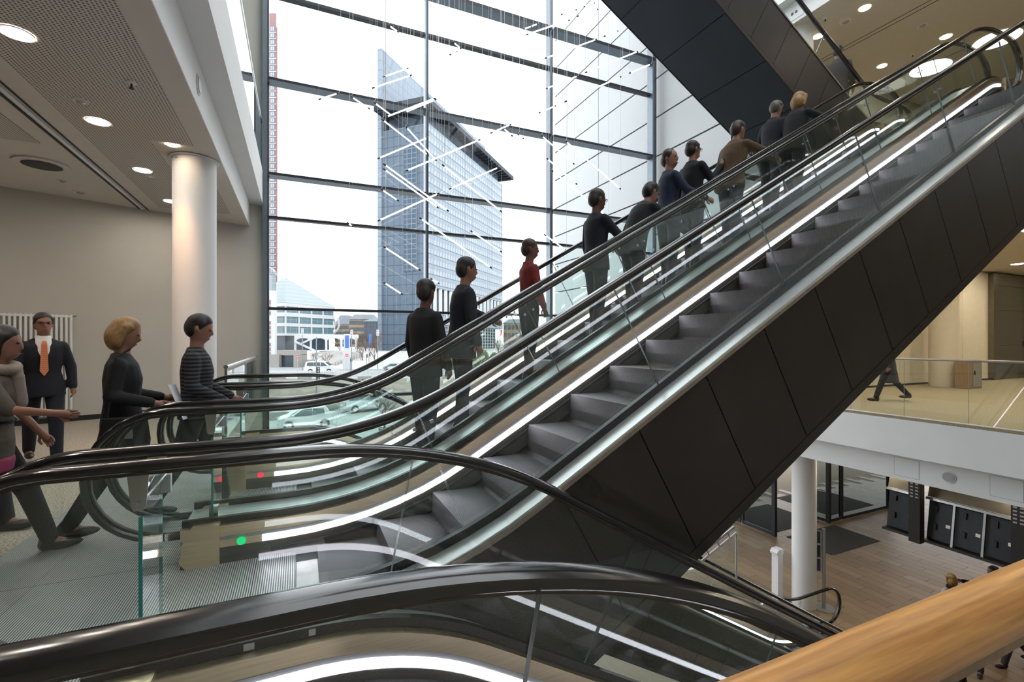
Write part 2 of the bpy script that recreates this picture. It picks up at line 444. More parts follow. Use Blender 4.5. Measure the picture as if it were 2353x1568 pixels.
# ---- round column under the slab, left
def column(name, x, y, z0, z1, r, label, collar=True, grp='round white columns', mt='white_plaster'):
    t = thing(name, (x,y,z0), label, 'column', grp)
    part('shaft', MB().cyl((x,y,z0+.001),(x,y,z1-.001),r,n=40), mt, t, True)
    if collar: part('collar', MB().cyl((x,y,z1-.02),(x,y,z1-.002),r+.035,n=40), mt, t, True)
    return t
column('column', -1.33, 7.85, 0, 3.944, .26, 'white round column on the landing in front of the slanted wall')
column('column', 11.47, 7.8, L0, -1.25, .27, 'white round column on the lower floor near the escalator foot')
column('column', 11.42, 7.85, L2, 9.15, .27, 'round column under the upper ceiling behind the upper escalator')
column('column', 18.36, 8.0, 0, 3.95, .36, 'thick cream column beside the oak cabinet', mt='cream_wall')
# ---- glass front: mullions, transoms, panes
win = struct('window_1', MB().box(-.70,10.34,YF-.03,YF+.09,L0-.1,L0+.02), 'dark_frame')
MUL = [-.675, 2.957, 6.53, 10.18]
def mull(x, w_, dp, mi=0):
    p = part('mullion', MB().box(x-w_/2,x+w_/2,YF-dp,YF+.05,L0,ROOF), 'mullion_metal', win)
    part('mullion_cap', MB().box(x+w_/2-.002,x+w_/2+.028,YF-dp-.004,YF+.05,L0,ROOF), 'dark_frame', p)
mull(MUL[0]-.02, .10, .12); mull(MUL[1]-.02, .045, .16); mull(MUL[2]-.02, .06, .18); mull(MUL[3], .08, .20)
part('mullion_edge', MB().box(MUL[0]-.075,MUL[0]-.07,YF-.125,YF+.02,L0,ROOF), 'glass_edge', win)
TR = [(12.3,.07,.27),(10.28,.09,.30),(9.26,.07,.11),(7.26,.06,.26),(5.16,.06,.26),(4.23,.06,.10),(2.18,.06,.10),(.13,.07,.12),(-1.9,.07,.12)]
for z, h, dp in TR:
    for i in range(3):
        part('transom', MB().box(MUL[i]+.035,MUL[i+1]-.05,YF-dp,YF+.04,z-h,z), 'mullion_metal' if dp > .2 else 'dark_frame', win)
        if dp > .2: part('transom_face', MB().box(MUL[i]+.035,MUL[i+1]-.05,YF-dp-.003,YF-dp-.0005,z-h,z), 'dark_frame', win)
zs = [L0+.03] + sorted(t[0] for t in TR) + [ROOF-.02]
hs = {t[0]: t[1] for t in TR}
for i in range(3):
    for k in range(len(zs)-1):
        z1 = zs[k+1] - hs.get(zs[k+1], 0) - .002
        part('pane', MB().box(MUL[i]+.03,MUL[i+1]-.03,YF+.012,YF+.02,zs[k]+.002,z1), 'facade_glass', win)
# ---- pale panelled wing wall on the right, inside and outside the glass
wing = struct('wall_wing', MB().box(10.50,11.2,8.75,18.55,-1.25,15.6), 'black_plastic')
ys = [(8.75,YF-.02),(YF+.06,15.2),(15.225,18.57)]
z = -1.25
zj = [7.34 + 1.25*k for k in range(-7,7)]
zj = [-1.25] + [q for q in zj if q > -1.0] + [15.62]
mat('wing_panel', (.44,.46,.475), .45, 0, var=.015, scale=1)
for k in range(len(zj)-1):
    for (y0,y1) in ys:
        part('wall_panel', MB().box(10.45,10.499,y0,y1,zj[k]+.024,zj[k+1]-.024), 'wing_panel', wing)
part('end_panel', MB().box(10.45,11.2,18.575,18.6,-1.25,15.62), 'wing_panel', wing)
# ---- galleries on the right: this level, the one above, the one above that
def gallery(n, zt, xo, mt, ybk=8.70):
    o = struct('floor_%d' % n, MB().box(xo,30,-6,ybk,zt-.05,zt), mt)
    struct('trim_%d' % (10+n), MB().box(xo,30,-6,ybk,zt-.74,zt-.0505), 'white_plaster', 'white slab edge')
    struct('trim_%d' % (20+n), MB().box(xo+.26,30,-6,ybk,zt-1.245,zt-.7405), 'white_plaster')
    struct('ceiling_%d' % n, MB().box(xo+.265,30,-6,ybk,zt-1.25,zt-1.2455), 'cream_ceiling')
gallery(1, 0.0, 10.3, 'carpet_beige'); gallery(2, L2, 10.3, 'carpet_beige'); gallery(3, L3, 10.72, 'carpet_beige')
# ceiling grooves of the upper gallery
c2 = bpy.data.objects['ceiling_3']
for x in (13.05, 13.2, 16.05, 19.2):
    part('ceiling_groove', MB().box(x,x+.018,-5,8.6,9.146,9.1495), 'black_plastic', c2)
bw = struct('wall_back_right', MB().box(10.45,30,8.75,9.1,-1.25,ROOF), 'cream_wall')
for i, x in enumerate([10.6,12.6,14.4,16.0,17.4,19.3,21.2]):
    part('wall_panel', MB().box(x,[12.59,14.39,15.99,17.39,19.29,21.19,23.0][i],8.705,8.748,.06,3.9), 'cream_wall', bw)
struct('baseboard_right', MB().box(10.6,23.0,8.69,8.704,.001,.06), 'black_plastic')
# bronze lift front at the end of the gallery
lf = thing('lift_front', (25,8.6,0), 'bronze coloured metal door front at the end of the carpeted gallery', 'lift door')
part('frame', MB().box(23.0,23.35,8.55,8.74,.002,3.9), 'bronze_panel', lf)
for k,(z0,z1) in enumerate(((.002,1.25),(1.26,2.55),(2.56,3.45),(3.46,3.9))):
    for (x0,x1) in ((23.36,25.3),(25.31,26.5),(26.51,29.5)):
        part('metal_panel', MB().box(x0,x1,8.58,8.74,z0,z1), 'bronze_panel', lf)
part('call_button', MB().box(25.34,25.44,8.56,8.579,1.2,1.42), 'black_plastic', lf)
struct('ceiling_porch', MB().box(11.21,30,9.11,18.6,-1.25,-1.0), 'cream_ceiling')  # unseen slab, added to keep the open sky off the lower hall
# ---- shell
mat('shell_paint', (.55,.53,.50), .9, var=.02)
struct('wall_behind', MB().box(-9.3,30,-6.4,-6.0,L0-.2,ROOF), 'shell_paint')
struct('wall_far_right', MB().box(30,30.3,-6.4,9.1,L0-.2,ROOF), 'shell_paint')
struct('wall_far_left', MB().box(-9.6,-9.2,-6.4,8.6,L0-.2,ROOF), 'shell_paint')
rf = struct('ceiling_roof', MB().box(-9.6,-.8,-6.4,12.2,ROOF,ROOF+.4).box(10.4,30.3,-6.4,12.2,ROOF,ROOF+.4).box(-.8,10.4,-6.4,-5.4,ROOF,ROOF+.4).box(-.8,10.4,11.9,12.2,ROOF,ROOF+.4), 'white_plaster')
for i in range(5):  # unseen roof glazing, added to let sky light into the atrium
    part('roof_pane', MB().box(-.8+i*2.24,-.8+i*2.24+2.2,-5.4,11.9,ROOF+.1,ROOF+.12), 'facade_glass', rf)
for i in range(6):
    part('roof_bar', MB().box(-.83+i*2.24,-.77+i*2.24-.005,-5.4,11.9,ROOF+.02,ROOF+.2), 'dark_frame', rf)
# ---- lower floor with planks (the largest as pieces, the rest joined)
sub = struct('floor_lower', MB().box(-9.3,30,-6.4,12.0,L0-.3,L0-.012).box(10.3,30,12.001,24,L0-.3,L0-.012), 'grout')
pw, pl_ = .30, 1.20
cells = []
for i in range(int((30-9.6)/pw)):
    x0 = 9.6 + i*pw
    off = (i*0.41) % pl_
    y = -5.0 - off
    while y < 13.2:
        cells.append((x0, y)); y += pl_
def seen(c):
    x, y = c[0]+.15, c[1]+.6
    d = x*FX + y*FY; r = x*RX + y*RY
    if d < .5: return 1e9
    px = CX + F_PX*r/d; py = CY - F_PX*(L0-EYE)/d
    if not (1640 < px < 2400 and 1040 < py < 1600): return 1e6 + d
    return d
cells.sort(key=seen)
pm = {}
for k, ch in enumerate('abc'):
    mb = MB().box(0.004,pw-.004,.004,pl_-.004,-.012,0)
    pm[ch] = mb.mesh('floor_plank', (0,0,0), ('plank_'+ch,))
rest = [MB(), MB(), MB()]
for n, (x, y) in enumerate(cells):
    k = random.choice((0,0,1,1,2))
    if n < 300:
        o = link('floor_plank', pm['abc'[k]], sub, (x, y, L0))
    else:
        rest[k].box(x+.004,x+pw-.004,y+.004,y+pl_-.004,L0-.012,L0)
allr = MB()
for k in range(3):
    allr.add(rest[k].v, rest[k].f, k)
part('floor_planks', allr, ('plank_a','plank_b','plank_c'), sub, kind='stuff')
part('joint_strip', MB().box(11.5,24,6.55,6.57,L0+.0003,L0+.0012), 'grout', sub)
# ================================================================== escalators
mat('rail_guide_metal', (.09,.075,.06), .35, .7, var=.1)
class Path:
    """handrail line in the X-Z plane: straight runs joined by arcs; n() points down to the steps"""
    def __init__(s, pts, radii):
        P = [Vector((a,b)) for a,b in pts]; s.seg = []
        cur = P[0]
        for i in range(1, len(P)-1):
            d0 = (P[i]-P[i-1]).normalized(); d1 = (P[i+1]-P[i]).normalized()
            cr = d0.x*d1.y - d0.y*d1.x; ang = math.acos(max(-1,min(1,d0.dot(d1))))
            R = radii[i-1]; t = R*math.tan(ang/2)
            a = P[i]-d0*t; b = P[i]+d1*t
            s.seg.append(('l', cur, a, (a-cur).length))
            sg = 1 if cr > 0 else -1
            nl = Vector((-d0.y, d0.x))*sg
            s.seg.append(('a', a + nl*R, (a-(a+nl*R)), sg*ang, R*ang))
            cur = b
        s.seg.append(('l', cur, P[-1], (P[-1]-cur).length))
        s.L = sum(q[-1] for q in s.seg)
        s.dn = -1 if P[-1].x > P[0].x else 1
    def at(s, t):
        for q in s.seg:
            if t <= q[-1] + 1e-9 or q is s.seg[-1]:
                if q[0] == 'l':
                    d = (q[2]-q[1]).normalized(); p = q[1] + d*t
                else:
                    a = q[3]*t/q[4]; v = q[2]
                    v2 = Vector((v.x*math.cos(a)-v.y*math.sin(a), v.x*math.sin(a)+v.y*math.cos(a)))
                    p = q[1] + v2
                    d = Vector((-v2.y, v2.x)).normalized()*(1 if q[3] > 0 else -1)
                n = Vector((d.y, -d.x))*(1 if s.dn < 0 else -1)
                return p, n
            t -= q[-1]
    def breaks(s, t0, t1, da=.12):
        out = [t0]; acc = 0
        for q in s.seg:
            e = acc + q[-1]
            if q[0] == 'a':
                k = max(2, int(q[-1]/da))
                for i in range(k+1):
                    v = acc + q[-1]*i/k
                    if t0+1e-4 < v < t1-1e-4: out.append(v)
            acc = e
        out.append(t1)
        return out
    def t_of_x(s, x):
        lo, hi = 0, s.L; sg = 1 if s.dn < 0 else -1
        for _ in range(40):
            m = (lo+hi)/2
            if (s.at(m)[0].x - x)*sg < 0: lo = m
            else: hi = m
        return (lo+hi)/2
def band(path, t0, t1, d0, d1, y0, y1, mb=None, da=.12, side=None, ends=(1,1)):
    """solid strip following the path between depths d0..d1 and widths y0..y1"""
    mb = mb or MB(); ts = path.breaks(t0, t1, da); vs = []
    for t in ts:
        p, n = path.at(t)
        a = p + n*d0; c = p + n*d1
        vs += [(a.x,y0,a.y),(a.x,y1,a.y),(c.x,y1,c.y),(c.x,y0,c.y)]
    k = len(ts); fs = []
    for i in range(k-1):
        for j in range(4): fs.append((i*4+j, i*4+(j+1)%4, (i+1)*4+(j+1)%4, (i+1)*4+j))
    ef = ([(3,2,1,0)] if ends[0] else []) + ([tuple((k-1)*4+j for j in range(4))] if ends[1] else [])
    mb.add(vs, fs, 0); mb.add(vs, ef, 0 if side is None else side)
    return mb
def sweep(pts, sec):
    """pts: (X, Z, nx, nz); sec: (dy, depth)"""
    mb = MB(); n = len(sec); vs = []
    for x, z, nx, nz, y in pts:
        for dy, dd in sec: vs.append((x+nx*dd, y+dy, z+nz*dd))
    k = len(pts)
    fs = [(i*n+j, i*n+(j+1)%n, (i+1)*n+(j+1)%n, (i+1)*n+j) for i in range(k-1) for j in range(n)]
    fs += [tuple(range(n-1,-1,-1)), tuple(range((k-1)*n,k*n))]
    return mb.add(vs, fs)
RAILSEC = [(.040*math.copysign(abs(math.cos(a))**.75, math.cos(a)), -.021*math.copysign(abs(math.sin(a))**.75, math.sin(a))) for a in [2*math.pi*i/14 for i in range(14)]]
NR = .39
def newel_pts(path, y, start):
    """half circle at one end of the rail, from the low end up to the flat"""
    p, n = path.at(0 if start else path.L)
    q, _ = path.at(.05 if start else path.L-.05)
    ux = -1 if q.x > p.x else 1           # outward
    out = []
    c = Vector((p.x, p.y-NR))
    K = 16
    out.append((p.x - ux*.34, c.y-NR-.005, 0, 1, y))
    for i in range(K+1):
        a = -math.pi/2 + math.pi*i/K
        v = Vector((math.cos(a)*ux, math.sin(a)))
        out.append((c.x+v.x*NR, c.y+v.y*NR, -v.x, -v.y, y))
    return out if start else out[::-1]
def balustrade(root, path, y, inn, yedge, joints, led=True, end_led=None, led_range=None, first=True):
    """one side of an escalator; inn = +1/-1 towards the steps; yedge = outer edge of the deck"""
    # handrail
    pts = newel_pts(path, y, True)
    for t in path.breaks(.02, path.L-.02, .07):
        p, n = path.at(t); pts.append((p.x, p.y, n.x, n.y, y))
    pts += newel_pts(path, y, False)
    part('handrail', sweep(pts, RAILSEC), 'handrail_rubber', root, True)
    gsec = [(-.013,.018),(.013,.018),(.013,.031),(-.013,.031)]
    part('handrail_guide', sweep(pts[2:-2], gsec), 'rail_guide_metal', root)
    # glass panels
    g = .0025
    js = [0] + list(joints) + [path.L]
    for i in range(len(js)-1):
        mb = MB()
        t0, t1 = js[i] + (g if i else 0), js[i+1] - (g if i < len(js)-2 else 0)
        band(path, t0, t1, .036, .725, y-.005, y+.005, mb, .12, 1, (i > 0, i < len(js)-2))
        part('glass_panel', mb, ('clear_glass','glass_joint'), root)
    for tj in joints if y > 2.2 else ():
        for dt in (-.045, .045):
            part('glass_clip', band(path, tj+dt-.008, tj+dt+.008, .10, .116, y-.0065, y+.0065), 'grey_metal', root)
    for st in (True, False):
        npt = newel_pts(path, y, st)
        poly = [(x+nx*.03, z+nz*.03) for x, z, nx, nz, _ in npt[1:] ] if st else [(x+nx*.03, z+nz*.03) for x, z, nx, nz, _ in npt[:-1]]
        n_ = len(poly); mb = MB()
        pv_ = [(a,y-.005,c) for a,c in poly] + [(a,y+.005,c) for a,c in poly]
        flip = (poly[0][0]-poly[n_//2][0])*(poly[-1][1]-poly[0][1]) < 0
        f1, f2 = tuple(range(n_)), tuple(range(2*n_-1,n_-1,-1))
        mb.add(pv_, [f1[::-1], f2[::-1]] if flip else [f1, f2], 0)
        mb.add(pv_, [(j,j+1,n_+j+1,n_+j) for j in range(n_-1)], 1)
        part('newel_glass', mb, ('clear_glass','glass_edge'), root)
    # base profile, decks, skirt, brush, light strip
    T0, T1 = 0.09, path.L-.09
    part('base_profile', band(path, T0, T1, .695, .742, y-.018, y+.018), 'black_rubber', root)
    a, b_ = sorted((y + inn*.0185, y + inn*.062))
    part('skirt_panel', band(path, T0, T1, .735, 1.03, a, b_), 'brushed_skirt', root)
    a, b_ = sorted((y + inn*.0625, y + inn*.066))
    part('skirt_trim', band(path, T0, T1, .805, .826, a, b_), 'grey_metal', root)
    part('lower_skirt', band(path, T0, T1, .874, 1.03, a, b_), 'lower_skirt_metal', root)
    a, b_ = sorted((y + inn*.0665, y + inn*.088))
    part('skirt_brush', band(path, T0+.5, T1-.5, .915, .938, a, b_), 'black_plastic', root)
    if led:
        a, b_ = sorted((y + inn*.0625, y + inn*.072))
        r0, r1 = led_range or (T0+.45, T1-.45)
        part('light_strip', band(path, r0, r1, .832, .868, a, b_), 'led_white', root, label='bright white light strip')
    a, b_ = sorted((y - inn*.0185, yedge))
    part('outer_deck', band(path, T0, T1, .738, .750, a, b_), 'deck_steel', root)
    a, b_ = sorted((yedge - inn*.012, yedge))
    part('deck_edge', band(path, T0, T1, .7505, .776, a, b_), 'brown_edge', root)
    # end boxes of the skirt where the handrail goes in
    for st in (True, False):
        p, _ = path.at(0 if st else path.L); q, _ = path.at(.05 if st else path.L-.05)
        ux = -1 if q.x > p.x else 1
        z0 = p.y - .98
        xe = p.x - ux*.085
        a, b_ = sorted((y - inn*.03, y + inn*.085))
        poly = [(p.x - ux*.30, z0+.003),(xe - ux*.04, z0+.003),(xe, z0+.05),(xe - ux*.03, z0+.22),(xe-ux*.07, z0+.262),(p.x - ux*.30, z0+.262)]
        bx = part('handrail_inlet', MB().prism(poly, 'y', a, b_), 'brushed_skirt', root)
def escalator(name, label, pts, radii, y0, y1, e0, e1, joint0, led=(True,True), steps=True, truss=(None,None), sides=('near',), group='escalators of the atrium', led_range=(None,None), soffit=False, y_ext=None):
    path = Path(pts, radii)
    ym = (y0+y1)/2; ca = pts[0]
    root = thing(name, (pts[0][0], ym, pts[0][1]-.98), label, 'escalator', group)
    js = []
    t = joint0
    while t < path.L - .4: js.append(t); t += 1.35
    balustrade(root, path, y0, 1, e0, js, led[0], led_range=led_range[0])
    balustrade(root, path, y1, -1, e1, js, led[1], led_range=led_range[1])
    # steps share one mesh
    if steps:
        xs0, xs1 = sorted((path.at(.35)[0].x, path.at(path.L-.35)[0].x))
        up = pts[-1][1] > pts[0][1]
        sg = 1 if pts[-1][0] > pts[0][0] else -1
        rising_right = (up and sg > 0) or (not up and sg < 0)
        sy0, sy1 = y0+.092, y1-.092
        mb = MB()
        if rising_right:
            mb.prism([(0,0),(.4,0),(.4,-.03),(.04,-.03),(.02,-.12),(.03,-.23),(.0,-.23),(-.012,-.12)], 'y', sy0-ym, sy1-ym)
        else:
            mb.prism([(.4,0),(0,0),(0,-.03),(.36,-.03),(.38,-.12),(.37,-.23),(.4,-.23),(.412,-.12)], 'y', sy0-ym, sy1-ym)
        me = mb.mesh('step', (0,0,0), ('step_tread',))
        x = xs0 + .12
        bx, by, bz = ROOT[root.name]
        while x + .4 < xs1:
            t = path.t_of_x(x + .2)
            p, n = path.at(t)
            # level of the tread: perpendicular depth .98 under the rail
            nx = x + .2 - n.x*.98*0
            tt = t
            for _ in range(4):
                p, n = path.at(tt); q = p + n*.985
                tt = path.t_of_x(p.x + (x + .2 - q.x))
            p, n = path.at(tt); q = p + n*.985
            o = link('step', me, root, (x-bx, ym-by, q.y - .0 - bz))
            x += .4
    # truss and its cladding
    tr0, tr1 = truss
    tr0 = tr0 if tr0 is not None else 0.45
    tr1 = tr1 if tr1 is not None else path.L-.45
    part('truss', band(path, tr0, tr1, 1.06, 1.69, e0+.03, e1-.03), 'black_plastic', root)
    part('truss_side', band(path, tr0, tr1, .81, 1.69, e0+.012, e0+.03).add(*(lambda m: (m.v, m.f))(band(path, tr0, tr1, .81, 1.69, e1-.03, e1-.012))), 'black_plastic', root)
    for sd in sides:
        a, b_ = (e0, e0+.0115) if sd == 'near' else (e1-.0115, e1)
        t = tr0 + .05
        while t < tr1 - .1:
            t2 = min(t + .60, tr1)
            part('cladding_panel', band(path, t+.004, t2-.004, .780, 1.655, a, b_), 'cladding_metal', root)
            t = t2
        part('bottom_flange', band(path, tr0, tr1, 1.66, 1.73, a-.002 if sd == 'near' else a, b_ if sd == 'near' else b_+.002), 'cladding_metal', root)
    if soffit:
        t = tr0 + .05
        while t < tr1 - .1:
            t2 = min(t + 1.05, tr1)
            part('soffit_panel', band(path, t+.006, t2-.006, 1.7, 1.725, e0+.02, e1-.02), 'soffit_metal', root)
            t = t2
    else:
        part('truss_soffit', band(path, tr0, tr1, 1.695, 1.722, e0+.02, e1-.02), 'cladding_metal', root)
    return root, path
RT = .98
up_pts = [(-.76,RT),(.36,RT),(.36+5.15/math.tan(math.radians(30)),RT+5.15),(10.05,RT+5.15)]
dn_pts = [(-.76,RT),(.63,RT),(.63+5.15/math.tan(math.radians(30)),RT-5.15),(10.90,RT-5.15)]
YH,YG,YFr,YE,YD,YC,YB,YA = .865,2.06,2.34,3.57,3.95,5.21,5.54,6.84
eA, pA = escalator('escalator', 'dark handrailed escalator going down, nearest the wooden rail', dn_pts, (2.3,1.75), YH, YG, .70, 2.198, 1.22, sides=('near','far'))
eB, pB = escalator('escalator', 'ascending escalator with empty blurred steps, in front of the riders', up_pts, (1.75,1.75), YFr, YE, 2.202, 3.758, 1.30)
eC, pC = escalator('escalator', 'ascending escalator carrying a line of people', up_pts, (1.75,1.75), YD, YC, 3.762, 5.373, 1.30, sides=('far',))
eD, pD = escalator('escalator', 'descending escalator farthest from the camera, nearest the glass front', dn_pts, (2.3,1.75), YB, YA, 5.377, 7.02, 1.22, sides=('near','far'))
u_pts = [(11.15,RT+L2),(10.13,RT+L2),(10.13-5.2/math.tan(math.radians(30)),RT+2*L2),(.2,RT+2*L2)]
eU, pU = escalator('escalator', 'upper escalator overhead with dark panelled underside', u_pts, (1.75,1.75), 5.54, 6.66, 5.375, 6.825, 1.3, sides=('near','far'), soffit=True)
# landing plates and combs at the camera's level; one set for each escalator
def plates(root, y0, y1, xl=-1.78):
    for (a, b_) in ((xl, -1.402), (-1.398, -.252), (-.248, -.02)):
        part('landing_plate', MB().box(a, b_, y0+.003, y1-.003, .0005, .006), 'ribbed_plate', root)
    part('comb_plate', MB().box(-.016, .16, y0+.30, y1-.30, .0005, .010), 'comb_metal', root)
plates(eA, .72, 2.19); plates(eB, 2.19, 3.62); plates(eC, 3.62, 5.07); plates(eD, 5.07, 7.0)
# signal lights of the skirts, green up, red down
for (rt, y, m_) in ((eB, YE-.0725, 'led_green'), (eC, YC-.0725, 'led_red'), (eA, YG-.0725, 'led_red'), (eD, YA-.0725, 'led_red')):
    part('signal_light', MB().cyl((-.34,y,.135),(-.34,y-.006,.135),.026,n=16), m_, rt, True)
for px_, py_ in ((727,1463),(572,1497)):
    q_ = onY(px_, py_, YG-.02); tq = pA.t_of_x(q_.x)
    part('maker_tag', band(pA, tq-.018, tq+.018, .703, .728, YG-.0205, YG-.0182), 'grey_metal', eA)
# ---- glass closing panels between neighbouring handrails with their brackets
for (ya, yb, lab) in ((YG,YFr,'narrow glass panel closing the gap between the two nearest handrails'),
                      (YE,YD,'narrow glass panel closing the gap between the two ascending escalators'),
                      (YC,YB,'narrow glass panel closing the gap by the farthest escalator')):
    t = thing('gap_panel', (-.51,(ya+yb)/2,0), lab, 'glass panel', 'glass panels between the handrails')
    part('glass', MB().box(-.516,-.504,ya+.003,yb-.012,.285,.93).box(-.516,-.504,ya+.0,ya+.0025,.285,.80,1).box(-.516,-.504,yb-.0115,yb-.009,.285,.93,1), ('clear_glass','glass_edge'), t)
    for (yy, s_) in ((ya+.012, 1), (yb-.018, -1)):
        part('bracket', MB().prism([(-.553,.955),(-.488,.955),(-.497,.835),(-.505,.818),(-.532,.818),(-.541,.835)], 'y', yy, yy+.006), 'bracket_metal', t)
    part('screw', MB().cyl((-.518,ya+.0115,.845),(-.518,ya+.006,.845),.006,n=12), 'stainless', t, True)
    part('clamp', MB().box(-.503,-.47,yb-.05,yb-.022,.815,.885), 'grey_metal', t)
    part('clamp_rod', MB().cyl((-.50,ya+.02,.86),(-.487,yb-.04,.885),.004,n=8), 'stainless', t)
    part('foot_clamp', MB().box(-.535,-.485,ya+.05,ya+.10,.265,.34), 'stainless', t)
# ================================================================== fittings of the building
# ---- oak rail in front of the camera
t = thing('oak_railing', (2.6,.27,0), 'round oak handrail in the lower right foreground', 'railing')
part('oak_rail', MB().cyl((-1.5,.275,1.108),(9.8,.275,1.108),.031,n=32), 'oak', t, True)
for i in range(5):
    x0 = .9 + i*1.7
    part('glass_panel', MB().box(x0,x0+1.69,.270,.280,.03,1.05), 'clear_glass', t)
part('foot_profile', MB().box(-.7,9.8,.262,.288,.001,.03), 'stainless', t)
part('rail_guide', MB().box(-.7,9.8,.271,.279,1.051,1.079), 'cabinet_oak', t)
# ---- guard between the farthest escalator and the glass front
t = thing('landing_guard', (-.86,9.5,0), 'steel and glass guard at the landing edge before the glass front', 'railing')
part('rail', MB().tube([(-.86,7.06,1.085),(-.86,11.86,1.085)], .027, 14), 'stainless', t, True)
for y in (7.08, 9.45, 11.82):
    part('post', MB().box(-.875,-.845,y-.022,y+.022,.001,1.06), 'stainless', t)
for (y0,y1) in ((7.12,9.42),(9.48,11.79)):
    part('glass_panel', MB().box(-.866,-.854,y0,y1,.10,1.02), 'clear_glass', t)
# ---- glass guards of the galleries
def gallery_guard(name, x, z, y0, y1, label, step, rail_m='bracket_metal'):
    t = thing(name, (x,(y0+y1)/2,z), label, 'railing', 'glass guards of the galleries')
    y = y0
    while y < y1-.05:
        e = min(y+step, y1)
        part('glass_panel', MB().box(x-.006,x+.006,y+.004,e-.004,z+.012,z+1.05).box(x-.0065,x+.0065,y+.001,y+.0035,z+.012,z+1.05,1), ('clear_glass','glass_joint'), t)
        y = e
    part('rail', MB().tube([(x,y0,z+1.085),(x,y1,z+1.085)], .022, 12), rail_m, t, True)
    part('foot_profile', MB().box(x-.02,x+.02,y0,y1,z+.001,z+.014), 'white_plaster', t)
gallery_guard('gallery_guard', 10.34, 0, .4, 8.6, 'frameless glass guard along the carpeted gallery across the void', .94)
gallery_guard('gallery_guard', -.77, 5.2, -5.5, 11.9, 'glass guard of the upper floor above the left landing', 1.6, 'stainless')
gallery_guard('gallery_guard', 10.34, 5.2, 7.1, 8.6, 'short glass guard of the upper gallery behind the upper escalator', 1.5)
# ---- lamps
def downlight(x, y, z, r, label, m_='lamp_white', grp='round ceiling downlights', ring=True):
    t = thing('downlight', (x,y,z), label, 'ceiling light', grp)
    part('lens', MB().disc((x,y,z-.006),r,28), m_, t)
    if ring:
        mb = MB(); n = 28; vs = []
        for rr, zz in ((r*1.14,z-.0005),(r*1.12,z-.010),(r,z-.0065)):
            for i in range(n): vs.append((x+rr*math.cos(2*math.pi*i/n), y+rr*math.sin(2*math.pi*i/n), zz))
        fs = [(k*n+(i+1)%n,k*n+i,(k+1)*n+i,(k+1)*n+(i+1)%n) for k in range(2) for i in range(n)]
        part('ring', mb.add(vs, fs), 'ceiling_paint', t, True)
    return t
ZC = 3.943
for x, y, lab in ((-2.112,5.204,'round ceiling light nearest the upper left corner of the picture'),(-2.112,6.92,'second round ceiling light above the landing'),
                  (-2.112,8.63,'third round ceiling light above the landing, left of the column'),(-2.112,10.33,'farthest round ceiling light, half behind the column')):
    downlight(x, y, ZC, .098, lab)
downlight(-2.112, 3.49, ZC, .098, 'round ceiling light above the landing, nearer than the rest');  # out of view, added for light on the landing
lw = downlight(-1.489, 7.36, ZC, .055, 'small warm spotlight in the ceiling above the column', 'lamp_warm')
# warm wash the spotlight throws on the column
sp = bpy.data.lights.new('spot_beam', 'SPOT'); sp.energy = 50; sp.color = (1,.48,.18); sp.spot_size = math.radians(40); sp.spot_blend = 1.0; sp.shadow_soft_size = .04
so = bpy.data.objects.new('spot_beam', sp); C.objects.link(so); so.parent = lw; so.location = (0,-.10,-.02); so.rotation_euler = (math.radians(13), math.radians(4), 0)
k = 0  # unseen lamps, added to brighten the landing
for x in (-4.4, -6.6):
    for y in (3.5, 7.0):
        k += 1
        downlight(x, y, 3.945, .098, 'round ceiling light deep in the room on the left, row %s from the window' % ('one','two','three','four')[k-1])
LAB = ['beside the white fascia','behind the man on the upper escalator','near the handrail crest','above the highest handrail','left of the large discs','deep in the upper gallery']
for i, (x, y) in enumerate(((11.97,6.69),(12.0,7.8),(14.93,7.9),(14.98,6.48))):
    downlight(x, y, 9.149, .11, 'round downlight in the brown upper ceiling ' + LAB[i], 'lamp_upper')
for i, (x, y) in enumerate(((16.3,4.6),(16.3,6.0),(16.3,7.4),(20.5,6.2),(20.5,7.6),(20.5,4.6))):
    downlight(x, y, 9.149, .46, 'large bright disc lamp in the upper ceiling, ' + ('nearest of the front row','middle of the front row','farthest of the front row','middle of the rear row','farthest of the rear row','nearest of the rear row')[i], 'lamp_disc', grp='large disc lamps')
for i, (x, y) in enumerate(((11.97,5.1),(11.97,3.5),(11.97,1.9),(14.95,4.9),(14.95,3.3))):  # lamps outside the view, added for more light up here
    downlight(x, y, 9.149, .11, 'round downlight in the upper ceiling out by the ' + ('first bay','second bay','third bay','inner first bay','inner second bay')[i], 'lamp_upper')
i = 0  # lamp grid filled out beyond view to light gallery and lower hall
for x in (12.2, 15.2, 18.2, 21.5, 24.5):
    for y in (2.5, 5.0, 7.4):
        i += 1
        if (x, y) == (18.2, 7.4): continue
        downlight(x, y, 3.949, .16, 'downlight over the carpeted gallery, row %s, %s' % ({12.2:'one',15.2:'two',18.2:'three',21.5:'four',24.5:'five'}[x], {2.5:'near',5.0:'middle',7.4:'by the wall'}[y]), 'lamp_gallery')
        downlight(x, y, -1.2505, .13, 'downlight over the lower hall, row %s, %s' % ({12.2:'one',15.2:'two',18.2:'three',21.5:'four',24.5:'five'}[x], {2.5:'near',5.0:'middle',7.4:'by the wall'}[y]), 'lamp_lower')
